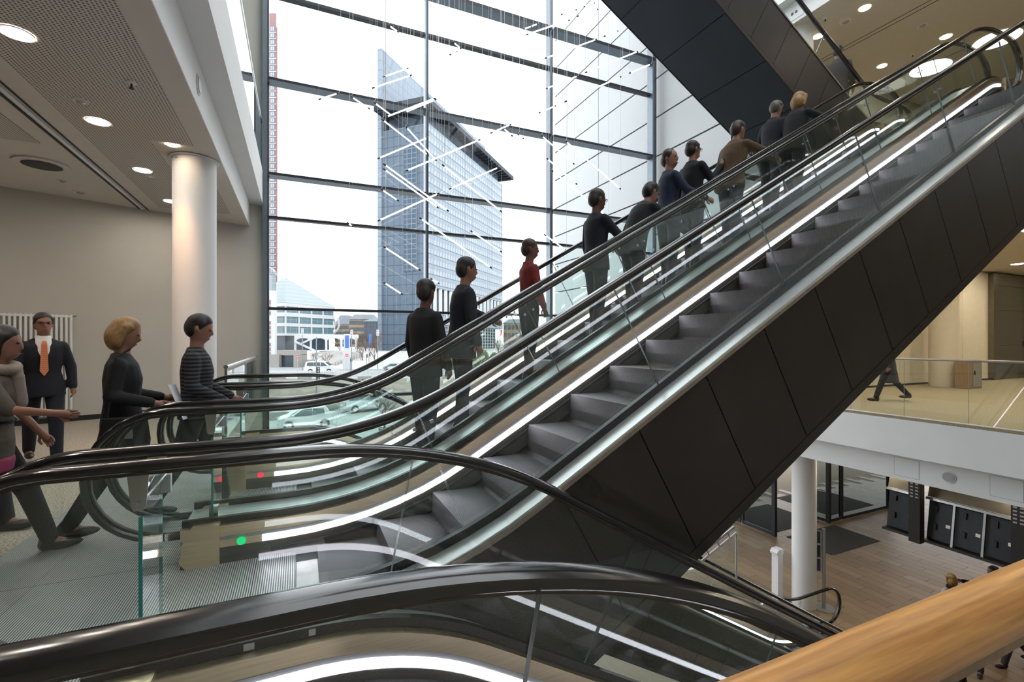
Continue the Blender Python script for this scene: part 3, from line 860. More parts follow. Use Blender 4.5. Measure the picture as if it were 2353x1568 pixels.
# ---- small ceiling fittings on the left
def sprinkler(x, y, z, lab):
    t = thing('sprinkler', (x,y,z), lab, 'sprinkler', 'ceiling sprinklers')
    part('rosette', MB().cyl((x,y,z-.001),(x,y,z-.012),.045,.03,n=20), 'white_plaster', t, True)
    part('head', MB().cyl((x,y,z-.012),(x,y,z-.055),.009,n=8).cyl((x,y,z-.055),(x,y,z-.06),.022,n=12), 'black_plastic', t)
p = onZ(302,190,ZC); sprinkler(p.x, p.y, ZC, 'sprinkler head in the perforated ceiling between the first two lights')
p = onZ(407,353,ZC); sprinkler(p.x, p.y, ZC, 'sprinkler head right beside the column top')
p = onZ(1943-47,42,9.149); sprinkler(p.x, p.y, 9.149, 'sprinkler head in the brown upper ceiling')
p = onZ(2097,125,9.149); sprinkler(p.x, p.y, 9.149, 'sprinkler head above the highest handrails')
for (px, py, z, r, nm, lab) in ((185,231,ZC,.055,'smoke_detector','flat round detector in the perforated ceiling'),(143,415,3.9515,.05,'smoke_detector','small dome detector on the plain ceiling near the wall'),
                            (185,441,3.9515,.08,'ceiling_speaker','flat round speaker in the ceiling near the wall'),(345,405,ZC,.05,'smoke_detector','flat detector beside the third ceiling light'),
                            (1943,49,9.149,.10,'ceiling_speaker','round speaker in the brown upper ceiling'),(2120,58,9.149,.09,'smoke_detector','round detector in the brown upper ceiling')):
    p = onZ(px, py, z)
    t = thing(nm, (p.x,p.y,z), lab, 'detector' if 'det' in nm else 'speaker')
    part('plate', MB().cyl((p.x,p.y,z-.001),(p.x,p.y,z-.012),r*1.3,r*1.2,n=24), 'ceiling_paint', t, True)
    part('dome', MB().ell((p.x,p.y,z-.012),r*.7,r*.7,r*.4), 'grey_metal', t, True)
p = onZ(97,376,3.9515)
t = thing('air_outlet', (p.x,p.y,3.95), 'large round air outlet in the ceiling on the left', 'air vent')
part('bowl', MB().rings([(p.x,p.y,3.951,.30,.30),(p.x,p.y,3.93,.31,.31),(p.x,p.y,3.925,.26,.26)], 28), 'ceiling_paint', t, True)
part('slot', MB().cyl((p.x,p.y,3.9245),(p.x,p.y,3.918),.20,.22,n=28), 'black_plastic', t, True)
# ---- fascia speakers and access flaps
def fascia_disc(x, y, z, sgn, lab):
    t = thing('fascia_speaker', (x,y,z-.1), lab, 'speaker', 'speakers in the slab edges')
    part('ring', MB().cyl((x,y,z),(x+sgn*.012,y,z),.105,n=28), 'white_plaster', t, True)
    part('grille', MB().cyl((x+sgn*.012,y,z),(x+sgn*.02,y,z),.085,n=28), 'grey_metal', t, True)
q = onX(455,195,-1.0); fascia_disc(-.999, q.y, q.z, 1, 'round speaker in the white beam above the landing')
q = onX(2180,1097,10.56); fascia_disc(10.559, q.y, q.z, -1, 'round speaker in the white slab edge on the right')
for (px,py,lab) in ((2083,1076,'square access flap left of the round speaker'),(2313,1123,'square access flap right of the round speaker')):
    q = onX(px,py,10.56)
    t = thing('access_flap', (10.559,q.y,q.z-.17), lab, 'access panel', 'access flaps in the slab edge')
    part('joint', MB().box(10.5585,10.5598,q.y-.207,q.y+.207,q.z-.177,q.z+.177), 'grey_metal', t)
    part('flap', MB().box(10.556,10.5584,q.y-.2,q.y+.2,q.z-.17,q.z+.17), 'white_plaster', t)
q = onX(1826,30,10.98)
t = thing('wall_socket_plate', (10.979,q.y,q.z), 'white plate with two dark openings on the upper slab edge', 'access panel')
part('plate', MB().box(10.965,10.979,q.y-.22,q.y+.22,q.z-.16,q.z+.16), 'white_plaster', t)
for dy in (-.05,.05): part('opening', MB().cyl((10.9645,q.y+dy,q.z),(10.96,q.y+dy,q.z),.035,n=16), 'black_plastic', t, True)
# ---- radiator on the slanted wall
ra = wl(3.30)
t = thing('radiator', (ra.x,ra.y,.1), 'tall white tubular radiator on the wall behind the man with the orange tie', 'radiator')
for i in range(26):
    p = wl(3.22 + i*.062) - nrm*.07
    part('radiator_tube', MB().cyl((p.x,p.y,.13),(p.x,p.y,1.88),.019,n=10), 'white_plaster', t, True)
for z in (.16, 1.85):
    p0 = wl(3.20) - nrm*.07; p1 = wl(3.22+25*.062+.02) - nrm*.07
    part('header', MB().cyl((p0.x,p0.y,z),(p1.x,p1.y,z),.021,n=10), 'white_plaster', t, True)
part('valve', MB().cyl((p0.x,p0.y,1.85),(p0.x+.05,p0.y+.02,1.86),.014,n=8), 'stainless', t)
# ---- oak cabinet with a steel door on the gallery
t = thing('bin_cabinet', (18.3,7.3,0), 'oak waste cabinet with a grey steel door on the carpet', 'cabinet')
part('body', MB().box(17.95,18.70,7.22,7.55,.001,.82), 'cabinet_oak', t)
dr = part('door', MB().box(18.16,18.62,7.205,7.219,.06,.76), 'grey_metal', t)
part('handle', MB().box(18.2,18.26,7.19,7.2045,.42,.54), 'black_plastic', dr)
# ---- triangular guard under the ascending truss
q0, q1, q2 = onY(1692,1225,5.37), onY(1692,1330,5.37), onY(1612,1290,5.37)
t = thing('clearance_guard', (q1.x,5.37,q1.z), 'white steel framed triangular guard below the dark truss', 'guard')
part('post', MB().cyl(q0, q1, .016, n=10), 'white_plaster', t, True)
part('sloping_bar', MB().cyl(q0, q2, .018, n=10), 'white_plaster', t, True)
o2 = Vector((-.05,0,.10))
part('upper_bar', MB().cyl(q0+o2, q2+o2, .02, n=10), 'stainless', t, True)
for s_ in (.2,.5,.8):
    a = q0.lerp(q2, s_); part('stud', MB().cyl(a, a+o2, .012, n=8), 'stainless', t)
part('glass_sheet', MB().prism([(q0.x,q0.z),(q1.x,q1.z),(q2.x,q2.z)], 'y', 5.366, 5.374), 'clear_glass', t)
# ---- video wall seen from behind, hung under the gallery
t = thing('video_wall', (13.0,5.4,-3.1), 'hanging video wall seen from behind with black monitor backs', 'video wall')
zb, zt = -3.10, -2.20
xb, xt = 13.0, 13.14
def vw(y, z, off=0): 
    s_ = (z - zb)/(zt - zb); return (xb + (xt-xb)*s_ + off, y, z)
for (y0, y1) in ((6.86,6.25),(6.05,4.52),(4.32,3.2)):
    part('bottom_frame', MB().hexa([vw(y0,zb-.05,-.03),vw(y1,zb-.05,-.03),vw(y1,zb-.05,.22),vw(y0,zb-.05,.22)],[vw(y0,zb,-.03),vw(y1,zb,-.03),vw(y1,zb,.22),vw(y0,zb,.22)]), 'black_plastic', t)
    part('top_bar', MB().hexa([vw(y0,zt,-.02),vw(y1,zt,-.02),vw(y1,zt,.04),vw(y0,zt,.04)],[vw(y0,zt+.05,-.02),vw(y1,zt+.05,-.02),vw(y1,zt+.05,.04),vw(y0,zt+.05,.04)]), 'stainless', t)
    part('cover_sheet', MB().hexa([vw(y0,zt+.05,.06),vw(y1,zt+.05,.06),vw(y1,zt+.05,.075),vw(y0,zt+.05,.075)],[(13.5,y0,-1.252),(13.5,y1,-1.252),(13.515,y1,-1.252),(13.515,y0,-1.252)]), 'bronze_panel', t)
    part('back_sheet', MB().hexa([vw(y0,zb,.16),vw(y1,zb,.16),vw(y1,zb,.2),vw(y0,zb,.2)],[vw(y0,zt,.16),vw(y1,zt,.16),vw(y1,zt,.2),vw(y0,zt,.2)]), 'black_plastic', t)
    n = max(1, round((y0-y1)/.5)); dy = (y0-y1)/n
    for k in range(n):
        ya, yb = y0 - k*dy - .05, y0-(k+1)*dy + .05
        mo = part('monitor_back', MB().hexa([vw(ya,zb+.04,.09),vw(yb,zb+.04,.09),vw(yb,zb+.04,.155),vw(ya,zb+.04,.155)],[vw(ya,zt-.05,.09),vw(yb,zt-.05,.09),vw(yb,zt-.05,.155),vw(ya,zt-.05,.155)]), 'dark_frame', t)
        for zz in (-2.85,-2.45):
            part('grip', MB().hexa([vw(ya-.10,zz,.05),vw(ya-.15,zz,.05),vw(ya-.15,zz,.088),vw(ya-.10,zz,.088)],[vw(ya-.10,zz+.13,.05),vw(ya-.15,zz+.13,.05),vw(ya-.15,zz+.13,.088),vw(ya-.10,zz+.13,.088)]), 'black_plastic', mo)
        part('socket_strip', MB().hexa([vw(yb+.10,-2.75,.085),vw(yb+.02,-2.75,.085),vw(yb+.02,-2.75,.0895),vw(yb+.10,-2.75,.0895)],[vw(yb+.10,-2.68,.085),vw(yb+.02,-2.68,.085),vw(yb+.02,-2.68,.0895),vw(yb+.10,-2.68,.0895)]), 'white_plaster', mo)
        part('steel_upright', MB().hexa([vw(yb-.03,zb,.02),vw(yb-.07,zb,.02),vw(yb-.07,zb,.06),vw(yb-.03,zb,.06)],[vw(yb-.03,zt,.02),vw(yb-.07,zt,.02),vw(yb-.07,zt,.06),vw(yb-.03,zt,.06)]), 'stainless', t)
for y in (6.15, 4.42):
    po = part('hanger_post', MB().box(12.86,13.05,y-.11,y+.11,-3.2,-1.252), 'black_plastic', t)
    for k in range(11):
        for dy in (-.05,.05):
            part('vent_slot', MB().box(12.857,12.8595,y+dy-.028,y+dy+.028,-1.42-k*.075,-1.39-k*.075), 'grey_metal', po)
# ---- information stand
q = onZ(1893,1398,L0)
t = thing('information_stand', (q.x,q.y,L0), 'grey metal information stand with three dark panels on a round foot', 'sign stand')
part('foot', MB().cyl((q.x,q.y,L0+.001),(q.x,q.y,L0+.02),.24,n=32), 'grey_metal', t, True)
part('pole', MB().cyl((q.x,q.y,L0+.02),(q.x,q.y,L0+1.95),.04,n=16), 'grey_metal', t, True)
dv = Vector((-.62,.78,0)).normalized()
for k in range(3):
    z0 = L0 + 1.90 - .34*(k+1)
    a = Vector((q.x,q.y,0)) + dv*.05; c = a + dv*.36
    fm = part('panel_frame', MB().beam((a.x,a.y,z0+.165),(c.x,c.y,z0+.165),.022,.335), 'grey_metal', t)
    s2 = dv.cross(Vector((0,0,1)))*.0125
    part('panel_face', MB().beam((a.x+dv.x*.02,a.y+dv.y*.02,z0+.165),(c.x-dv.x*.02,c.y-dv.y*.02,z0+.165),.027,.29), 'dark_frame', fm)
q = onZ(1786,1375,L0)
solo('barrier_post', MB().box(q.x-.09,q.x+.09,q.y-.09,q.y+.09,L0+.001,L0+1.15).prism([(q.x-.13,L0+1.15),(q.x+.10,L0+1.15),(q.x+.10,L0+1.27),(q.x-.08,L0+1.27),(q.x-.14,L0+1.2)],'y',q.y-.1,q.y+.1), 'white_plaster', 'slim white post leaning by the lower column', 'post')
# ---- mats of the entrance
solo('floor_mat', MB().box(14.9,17.4,9.25,10.75,L0+.0005,L0+.008), 'dark_mat', 'dark entrance mat on the lower hall floor', 'mat', 'entrance mats')
solo('floor_mat', MB().box(14.8,17.2,11.15,13.2,L0+.0005,L0+.008), 'dark_mat', 'dark mat behind the entrance door', 'mat', 'entrance mats')
solo('floor_mat', MB().box(18.2,21.0,11.4,13.6,L0+.0005,L0+.008), 'dark_mat', 'dark mat in the glazed porch on the right', 'mat', 'entrance mats')
# ---- glazed porch of the lower hall
po = struct('door_1', MB().box(14.55,21.2,10.92,11.0,-1.33,-1.252), 'dark_frame')
def leaf(x0,y0,x1,y1,nm='door_leaf', bar=False):
    d = Vector((x1-x0,y1-y0,0)); n = d.normalized()
    f_ = MB()
    for (a,b_,z0,z1) in ((0,.07,L0+.01,-2.45),(d.length-.07,d.length,L0+.01,-2.45),(.07,d.length-.07,L0+.01,L0+.12),(.07,d.length-.07,-2.55,-2.45)):
        p0 = Vector((x0,y0,0))+n*a; p1 = Vector((x0,y0,0))+n*b_
        f_.beam((p0.x,p0.y,(z0+z1)/2),(p1.x,p1.y,(z0+z1)/2),.05,z1-z0)
    fo = part(nm, f_, 'dark_frame', po)
    p0 = Vector((x0,y0,0))+n*.06; p1 = Vector((x0,y0,0))+n*(d.length-.06)
    part('pane', MB().beam((p0.x,p0.y,(L0+.1-2.5)/2),(p1.x,p1.y,(L0+.1-2.5)/2),.01,-2.6-L0), 'dark_glass', fo)
    if bar:
        sd = n.cross(Vector((0,0,1)))*-.06
        part('push_bar', MB().cyl((p0.x+sd.x,p0.y+sd.y,L0+1.1),(p1.x+sd.x,p1.y+sd.y,L0+1.1),.018,n=10), 'stainless', fo, True)
leaf(17.45,10.95,17.35,11.98,'door_leaf',True)
leaf(14.58,10.95,14.56,12.2); leaf(14.56,12.25,14.5,13.9)
for (x0,x1) in ((17.5,18.15),(18.2,21.1)): leaf(x0,10.96,x1,10.96,'side_light')
for x in (14.6,17.45,21.15): part('jamb', MB().box(x-.06,x+.06,10.9,11.02,L0,-1.252), 'dark_frame', po)
part('overpanel', MB().box(17.5,21.1,10.955,10.965,-2.44,-1.34), 'dark_glass', po)
# ================================================================== hanging light tubes
def Z1(a, b): return (600 + a/3.136, b/3.136)
def Z2(a, b): return (1200 + a/3.136, b/3.136)
def Z3(a, b): return (600 + a/3.136, 500 + b/3.136)
TUB = [  # both ends as sighted, distance of the hanging plane from the camera's wall
 (Z1(878,555),Z1(1060,492),10.6),(Z1(800,636),Z1(1085,541),10.2),(Z1(895,845),Z1(1255,708),9.6),(Z1(1030,812),Z1(1262,716),9.9),
 (Z1(838,1145),Z1(1203,991),9.8),(Z1(1042,1234),Z1(1578,1006),9.2),(Z1(1655,960),Z1(1800,896),9.5),(Z1(1355,1364),Z1(1712,1206),9.7),
 (Z1(840,1594),Z1(1282,1393),9.3),(Z1(415,717),Z1(556,672),10.8),(Z1(1900,207),Z1(1994,172),10.4),(Z1(1912,250),Z1(2120,176),10.1),(Z1(1360,395),Z1(1412,372),10.5),
 (Z2(10,210),Z2(66,190),10.2),(Z2(30,250),Z2(340,145),9.9),(Z2(165,420),Z2(535,283),9.7),(Z2(590,262),Z2(690,224),9.4),(Z2(455,523),Z2(832,371),9.2),
 (Z2(307,734),Z2(712,553),9.0),(Z2(772,528),Z2(925,463),9.1),(Z2(170,640),Z2(400,547),10.0),(Z2(120,815),Z2(240,763),10.3),(Z2(395,118),Z2(545,66),9.6),(Z2(280,105),Z2(390,70),10.0),(Z2(445,48),Z2(520,22),9.9),
 (Z2(135,975),Z2(375,1185),9.8),(Z2(310,1015),Z2(710,1365),9.3),(Z2(175,1140),Z2(395,1330),10.1),(Z2(210,1225),Z2(622,1572),9.5),
 (Z1(868,858),Z1(1208,1124),9.9),(Z1(1040,910),Z1(1265,1160),10.4),(Z1(880,1180),Z1(1352,1524),9.4),(Z1(880,1216),Z1(1280,1500),9.8),(Z1(1304,1186),Z1(1734,1528),9.0),
 (Z1(645,694),Z1(785,787),10.6),(Z1(810,736),Z1(952,842),10.3),(Z1(862,1362),Z1(992,1450),10.0),(Z1(1740,921),Z1(1812,982),9.7),(Z1(1848,966),Z1(1892,1000),10.1),(Z1(1380,300),Z1(1442,352),10.5),(Z1(915,180),Z1(992,232),10.7),
 (Z3(1140,0),Z3(1662,366),9.2),(Z3(1508,95),Z3(1735,250),9.6),(Z3(880,208),Z3(1148,382),9.9),(Z3(880,466),Z3(1020,556),10.2),(Z3(1222,441),Z3(1282,476),10.4),(Z3(2040,122),Z3(2200,238),9.7),(Z3(1452,586),Z3(1640,712),9.3),(Z3(620,36),Z3(660,66),10.4),
]
ordn = ['topmost','second from the top','third from the top','fourth from the top','fifth from the top','sixth from the top','seventh from the top','eighth from the top','ninth from the top','tenth from the top','eleventh from the top','twelfth from the top','thirteenth from the top','fourteenth from the top','fifteenth from the top','sixteenth from the top','seventeenth from the top','eighteenth from the top']
key = {}
for (a, b_, Y) in TUB:
    d = 'rising' if b_[1] < a[1] else 'falling'
    mx_ = (a[0]+b_[0])/2
    rg = 'left of the tower' if mx_ < 880 else 'before the tower' if mx_ < 1156 else 'between tower and panel wall' if mx_ < 1270 else 'before the panel wall'
    key.setdefault((d, rg), []).append((min(a[1],b_[1]), a, b_, Y))
for (d, rg), lst in key.items():
    lst.sort(key=lambda q: q[0])
    for i, (_, a, b_, Y) in enumerate(lst):
        p, q = onY(a[0],a[1],Y), onY(b_[0],b_[1],Y+.15)
        lab = ('%s hanging light tube %s to the right %s' % (ordn[i], d, rg)) if len(lst) > 1 else 'only hanging light tube %s to the right %s' % (d, rg)
        t = thing('light_tube', (p.x,p.y,min(p.z,q.z)), lab, 'light tube', 'hanging light tubes of the sculpture')
        u = (q-p).normalized()
        part('tube', MB().cyl(p+u*.06, q-u*.06, .0135, n=8), 'tube_white', t, True)
        for (s_, e_) in ((p, p+u*.06), (q-u*.06, q)):
            part('end_cap', MB().cyl(s_, e_, .0155, n=8), 'dark_frame', t)
        hi = p if p.z > q.z else q
        tp = Vector((hi.x+.05, hi.y, ROOF-.01))
        part('cable', MB().tube([hi, hi+Vector((.05,0,.07)), Vector((hi.x+.05,hi.y,hi.z+.3)), tp], .0035, 5), 'white_plaster', t)
        lo = q if p.z > q.z else p
        part('wire', MB().tube([lo, Vector((lo.x,lo.y,ROOF-.01))], .0022, 4), 'grey_metal', t)
# ================================================================== the town outside
GZ = -5.2
mat('paving', (.26,.28,.27), .85, 0, var=.08, scale=1.5)
mat('dirt', (.15,.13,.105), .95, 0, var=.35, scale=.5, bump=.6)
mat('asphalt', (.20,.21,.22), .9, 0, var=.1, scale=1)
mat('plaza_stone', (.37,.36,.35), .85, 0, var=.06, scale=.6)
mat('grass', (.07,.12,.025), .95, 0, var=.3, scale=2)
mat('concrete', (.24,.235,.22), .85, 0, var=.1, scale=3)
mat('bark', (.08,.055,.04), .9, 0, var=.3, scale=10)
mat('twig', (.12,.085,.062), .9, 0, var=.3, scale=5)
mat('leaf_green', (.085,.125,.035), .8, 0, var=.4, scale=3)
mat('car_white', (.48,.50,.50), .25, 0, var=.02, spec=.6)
mat('car_silver', (.34,.37,.38), .25, .5, var=.03, spec=.6)
mat('tyre', (.02,.02,.02), .8, 0, var=.2)
mat('tail_red', (.5,.03,.03), .3, 0, var=.1)
mat('plate_white', (.7,.72,.75), .5, 0, var=.1, scale=50)
mat('sign_red', (.65,.03,.05), .5, 0, var=.05)
mat('flag_red', (.55,.06,.05), .7, 0, var=.1)
mat('white_steel', (.46,.475,.49), .5, 0, var=.03)
mat('roof_slate', (.13,.16,.19), .7, 0, var=.12, scale=1)
mat('sandstone', (.27,.205,.14), .85, 0, var=.12, scale=.4)
mat('brick_red', (.21,.125,.13), .8, 0, var=.10, scale=.3)
mat('window_blue', (.22,.30,.37), .2, 0, var=.12, scale=.2)
mat('window_dark', (.035,.048,.065), .15, 0, var=.2, scale=.3)
mat('roof_dark', (.014,.019,.028), .6, 0, var=.2, scale=.3, spec=.2)
mat('glass_teal', (.14,.21,.235), .15, 0, var=.15, scale=.2)
mat('sign_blue', (.04,.12,.42), .5, 0, var=.2, scale=1)
U1 = fr(.938,.347); U2 = fr(.347,-.938)       # street grid: right faces, left faces
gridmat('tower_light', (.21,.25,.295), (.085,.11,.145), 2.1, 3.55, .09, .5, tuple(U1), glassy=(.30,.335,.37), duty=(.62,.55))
gridmat('tower_shade', (.09,.122,.162), (.042,.06,.085), 2.6, 3.55, .07, .5, tuple(U2))  # tower's left face: its shade is put into the darker colour
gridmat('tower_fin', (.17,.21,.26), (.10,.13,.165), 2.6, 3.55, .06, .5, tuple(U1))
gridmat('tower_glass', (.05,.075,.11), (.13,.17,.21), 1.9, 1.78, .16, .25, tuple(U2))
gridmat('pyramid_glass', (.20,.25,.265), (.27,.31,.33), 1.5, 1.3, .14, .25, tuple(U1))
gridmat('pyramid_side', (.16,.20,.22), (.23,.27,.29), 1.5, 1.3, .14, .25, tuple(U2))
gridmat('bay_glass', (.09,.155,.18), (.26,.32,.345), 2.2, 1.3, .05, .2, tuple(U1))
def v3(p, z): return Vector((p.x, p.y, z))
def quad_box(p, a, la, b_, lb, z0, z1):
    """box from ground point p along unit vectors a and b_"""
    q = [p, p+a*la, p+a*la+b_*lb, p+b_*lb]
    return [v3(c, z0) for c in q], [v3(c, z1) for c in q]
def ground(name, mt, pts, z):
    mb = MB(); n = len(pts); vs = [(p.x,p.y,z) for p in pts]
    mb.add(vs, [tuple(range(n))])
    o = struct(name, mb, mt); return o
g0 = [fr(14,-60),fr(14,60),fr(900,900),fr(900,-900)]
struct('ground', MB().add([(-60,12.2,GZ-.03),(10.4,12.2,GZ-.03),(10.4,18.7,GZ-.03),(60,18.7,GZ-.03),(900,800,GZ-.03),(-700,900,GZ-.03)], [(0,1,2,3,4,5)]), 'paving')
def patch(name, mt, x0, x1, d0, d1, z):
    """strip of ground between two distances"""
    vs = []
    for (px, dd) in ((x0,d0),(x1,d0),(x1,d1),(x0,d1)):
        p = onD(px, 784, dd); vs.append((p.x,p.y,z))
    o = struct(name, MB().add(vs, [(0,1,2,3)]), mt)
    return o
patch('ground_dirt', 'dirt', 300, 1300, 46, 84, GZ-.01)
patch('ground_street', 'asphalt', 300, 1500, 90, 116, GZ-.015)
patch('ground_plaza', 'plaza_stone', 300, 1300, 118, 330, GZ-.012)
patch('ground_lawn', 'grass', 830, 900, 118, 150, GZ-.004)
patch('ground_lawn_2', 'grass', 1070, 1250, 96, 125, GZ-.004)
patch('ground_walk', 'plaza_stone', 600, 1250, 26.5, 28.5, GZ-.02)
# ---- glass tower with the high fin
A = fr(165.7,-29.1); tw = thing('office_tower', (A.x,A.y,GZ), 'tall pale glass office tower with a high slanting fin', 'building')
zt_ = 77.6
q0, q1 = quad_box(A, U1, 70.7, U2, 18.9, 20.5, zt_)
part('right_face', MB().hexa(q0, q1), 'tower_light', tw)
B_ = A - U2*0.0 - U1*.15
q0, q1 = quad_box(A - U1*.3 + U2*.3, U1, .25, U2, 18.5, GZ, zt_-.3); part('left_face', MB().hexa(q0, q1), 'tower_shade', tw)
q0, q1 = quad_box(A - U1*.55 + U2*4.5, U1, .2, U2, 5.2, 26, zt_-6); part('glass_bay', MB().hexa(q0, q1), 'tower_glass', tw)
FB = A + U2*18.9 - U1*1.0
q0, q1 = quad_box(FB, U1, 94, U2, 1.6, GZ, 107.3); part('fin', MB().hexa(q0, q1), 'tower_fin', tw)
q0, q1 = quad_box(A + U1*(-6) - U2*3.0, U1, 84, U2, 21.5, zt_+4.5, zt_+6.2); rs = part('roof_slab', MB().hexa(q0, q1), 'roof_dark', tw)
for k in range(26):
    q0, q1 = quad_box(A + U1*(-5.5+k*3.2) - U2*2.8, U1, .5, U2, 20, zt_+3.9, zt_+4.45); part('roof_louvre', MB().hexa(q0, q1), 'roof_dark', rs)
q0, q1 = quad_box(A + U1*1 + U2*1, U1, 66, U2, 16, zt_, zt_+4.0); part('plant_floor', MB().hexa(q0, q1), 'window_dark', tw)
q0, q1 = quad_box(A + U1*2 + U2*3, U1, 66, U2, 14, GZ, 20.4); part('core', MB().hexa(q0, q1), 'window_dark', tw)
for k in range(18):
    p = A + U1*(1.0+k*4.05) + U2*.6; part('pillar', MB().box(p.x-.65,p.x+.65,p.y-.65,p.y+.65,9.5,20.4), 'white_steel', tw)
for k in range(5):
    p = A + U2*(1.0+k*4.0) + U1*.6; part('pillar', MB().box(p.x-.65,p.x+.65,p.y-.65,p.y+.65,9.5,20.4), 'white_steel', tw)
q0, q1 = quad_box(A, U1, 70.7, U2, 18.9, 7.2, 11.2); part('ledge', MB().hexa(q0, q1), 'tower_light', tw)
for k in range(9):
    z = GZ + 1.2 + k*1.35; q0, q1 = quad_box(A + U1*.2 + U2*.5, U1, 70, U2, .2, z, z+.16); part('lattice_bar', MB().hexa(q0, q1), 'white_steel', tw)
for k in range(24):
    p = A + U1*(.5+k*2.95) + U2*.55; part('lattice_post', MB().box(p.x-.13,p.x+.13,p.y-.13,p.y+.13,GZ,7.2), 'white_steel', tw)
# ---- red tower behind the first mullion
p = onD(640, 784, 400); A2 = fr(400, (640-CX)/F_PX*400)
rt = thing('red_tower', (A2.x,A2.y,GZ), 'reddish brick skyscraper strip at the left edge of the window', 'building')
Rr, Ff = fr(0,1), fr(1,0)
def rbox(r0, r1, f0, f1, z0, z1): 
    q = [fr(f0,r0),fr(f0,r1),fr(f1,r1),fr(f1,r0)]
    return MB().hexa([v3(c,z0) for c in q],[v3(c,z1) for c in q])
r1_ = (636-CX)/F_PX*400; s4 = 400/F_PX
ztop = lambda y, d=400: EYE + (CY-y)*d/F_PX
part('shaft', rbox(r1_-26, r1_-2.2*s4, 400, 401, GZ, ztop(30)), 'brick_red', rt)
part('corner_strip', rbox(r1_-26, r1_, 400.3, 401.3, GZ, ztop(62)), 'brick_red', rt)
for k in range(40):
    y = 62 + k*15.0
    if y > 640: break
    w_ = part('window', rbox(r1_-14*s4, r1_-5.5*s4, 399.6, 399.98, ztop(y+10), ztop(y)), 'window_blue', rt)
    part('window_post', rbox(r1_-9.9*s4, r1_-9.4*s4, 399.4, 399.58, ztop(y+10), ztop(y)), 'brick_red', w_)
    part('floor_band', rbox(r1_-17*s4, r1_-1.2*s4, 399.5, 399.97, ztop(y+13.6), ztop(y+12.2)), 'white_steel', rt)
# ---- white podium house beside it
s13 = 128/F_PX; R0 = (632-CX)*s13
ph = thing('podium_house', (fr(128,R0).x,fr(128,R0).y,GZ), 'narrow white framed house front with red panels at the window edge', 'building')
zp = lambda y: EYE + (CY-y)*s13
part('frame', rbox(R0-6, R0, 128, 129, GZ, zp(668)), 'white_steel', ph)
for (ya, yb) in ((690,700),(703,713),(716,724),(738,746),(749,757),(760,768),(771,778),(788,796),(799,807),(810,818),(824,832)):
    part('red_panel', rbox(R0-1.9, R0-1.2, 127.8, 127.98, zp(yb), zp(ya)), 'brick_red', ph)
part('glass_lift', rbox(R0-5, R0-.2, 128.2, 129, zp(668)+.01, zp(632)), 'pyramid_glass', ph)
mb = MB(); 
for k in range(7):
    a0 = math.pi*k/7; a1 = math.pi*(k+1)/7
    c0, c1 = fr(128.2,R0-2.6), fr(129.5,R0-2.6)
    def ap(c, a): 
        v = c + fr(0,1)*(2.5*math.cos(a)); return Vector((v.x,v.y,zp(632)+2.2*math.sin(a)))
    mb.add([ap(c0,a0),ap(c1,a0),ap(c1,a1),ap(c0,a1)], [(0,1,2,3)])
part('vault', mb, 'pyramid_glass', ph)
# ---- house with the pyramid glass roof
P0 = fr(140,-66.98)
py = thing('pyramid_house', (P0.x,P0.y,GZ), 'pale glazed house with a pyramid shaped glass roof', 'building')
LN = 20.4
q0, q1 = quad_box(P0, U1, LN, U2, LN, 3.2, 12.4); part('core', MB().hexa(q0, q1), 'glass_teal', py)
ap_ = P0 + U1*LN/2 + U2*LN/2; apx = Vector((ap_.x,ap_.y,22.0))
c0 = [v3(c,12.75) for c in (P0-U1*.4-U2*.4, P0+U1*(LN+.4)-U2*.4, P0+U1*(LN+.4)+U2*(LN+.4), P0-U1*.4+U2*(LN+.4))]
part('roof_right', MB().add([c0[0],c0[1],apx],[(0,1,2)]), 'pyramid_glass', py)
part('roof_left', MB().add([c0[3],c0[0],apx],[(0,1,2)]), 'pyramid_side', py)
part('roof_back', MB().add([c0[1],c0[2],c0[3],apx],[(0,1,3),(1,2,3)]), 'pyramid_glass', py)
for (z0, z1) in ((3.0,3.7),(5.75,6.75),(8.7,9.9),(11.7,12.74)):
    q0, q1 = quad_box(P0-U1*.35-U2*.35, U1, LN+.7, U2, LN+.7, z0, z1); part('ledge', MB().hexa(q0, q1), 'white_steel', py)
for (z0, z1) in ((3.7,5.75),(6.75,8.7),(9.9,11.7)):
    for k in range(4):
        q0, q1 = quad_box(P0+U1*(k*5.1+.35)-U2*.12, U1, 4.4, U2, .1, z0+.02, z1-.02); part('bay_window', MB().hexa(q0, q1), 'bay_glass', py)
        q0, q1 = quad_box(P0+U1*(k*5.1-.25)-U2*.3, U1, .5, U2, .25, z0, z1); part('pier', MB().hexa(q0, q1), 'white_steel', py)
    for k in range(4):
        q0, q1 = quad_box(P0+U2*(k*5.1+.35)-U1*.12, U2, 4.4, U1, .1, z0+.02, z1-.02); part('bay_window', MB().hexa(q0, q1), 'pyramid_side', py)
PZ = -1.5
q0, q1 = quad_box(P0+U1*1+U2*1, U1, LN-2, U2, LN-2, PZ, 3.0); part('ground_floor', MB().hexa(q0, q1), 'window_dark', py)
# outside spiral stair at the right corner
mb = MB(); pe = P0+U1*(LN+1.0)
for off in (-.7, .7):
    pt = [v3(pe + fr(0,1)*(off + 1.6*math.sin(k*.3) - .25*k), 9.2 - k*.62) for k in range(11)]
    for k in range(10): mb.beam(pt[k], pt[k+1], .3, .55)
part('outside_stair', mb, 'white_steel', py, kind='stuff')
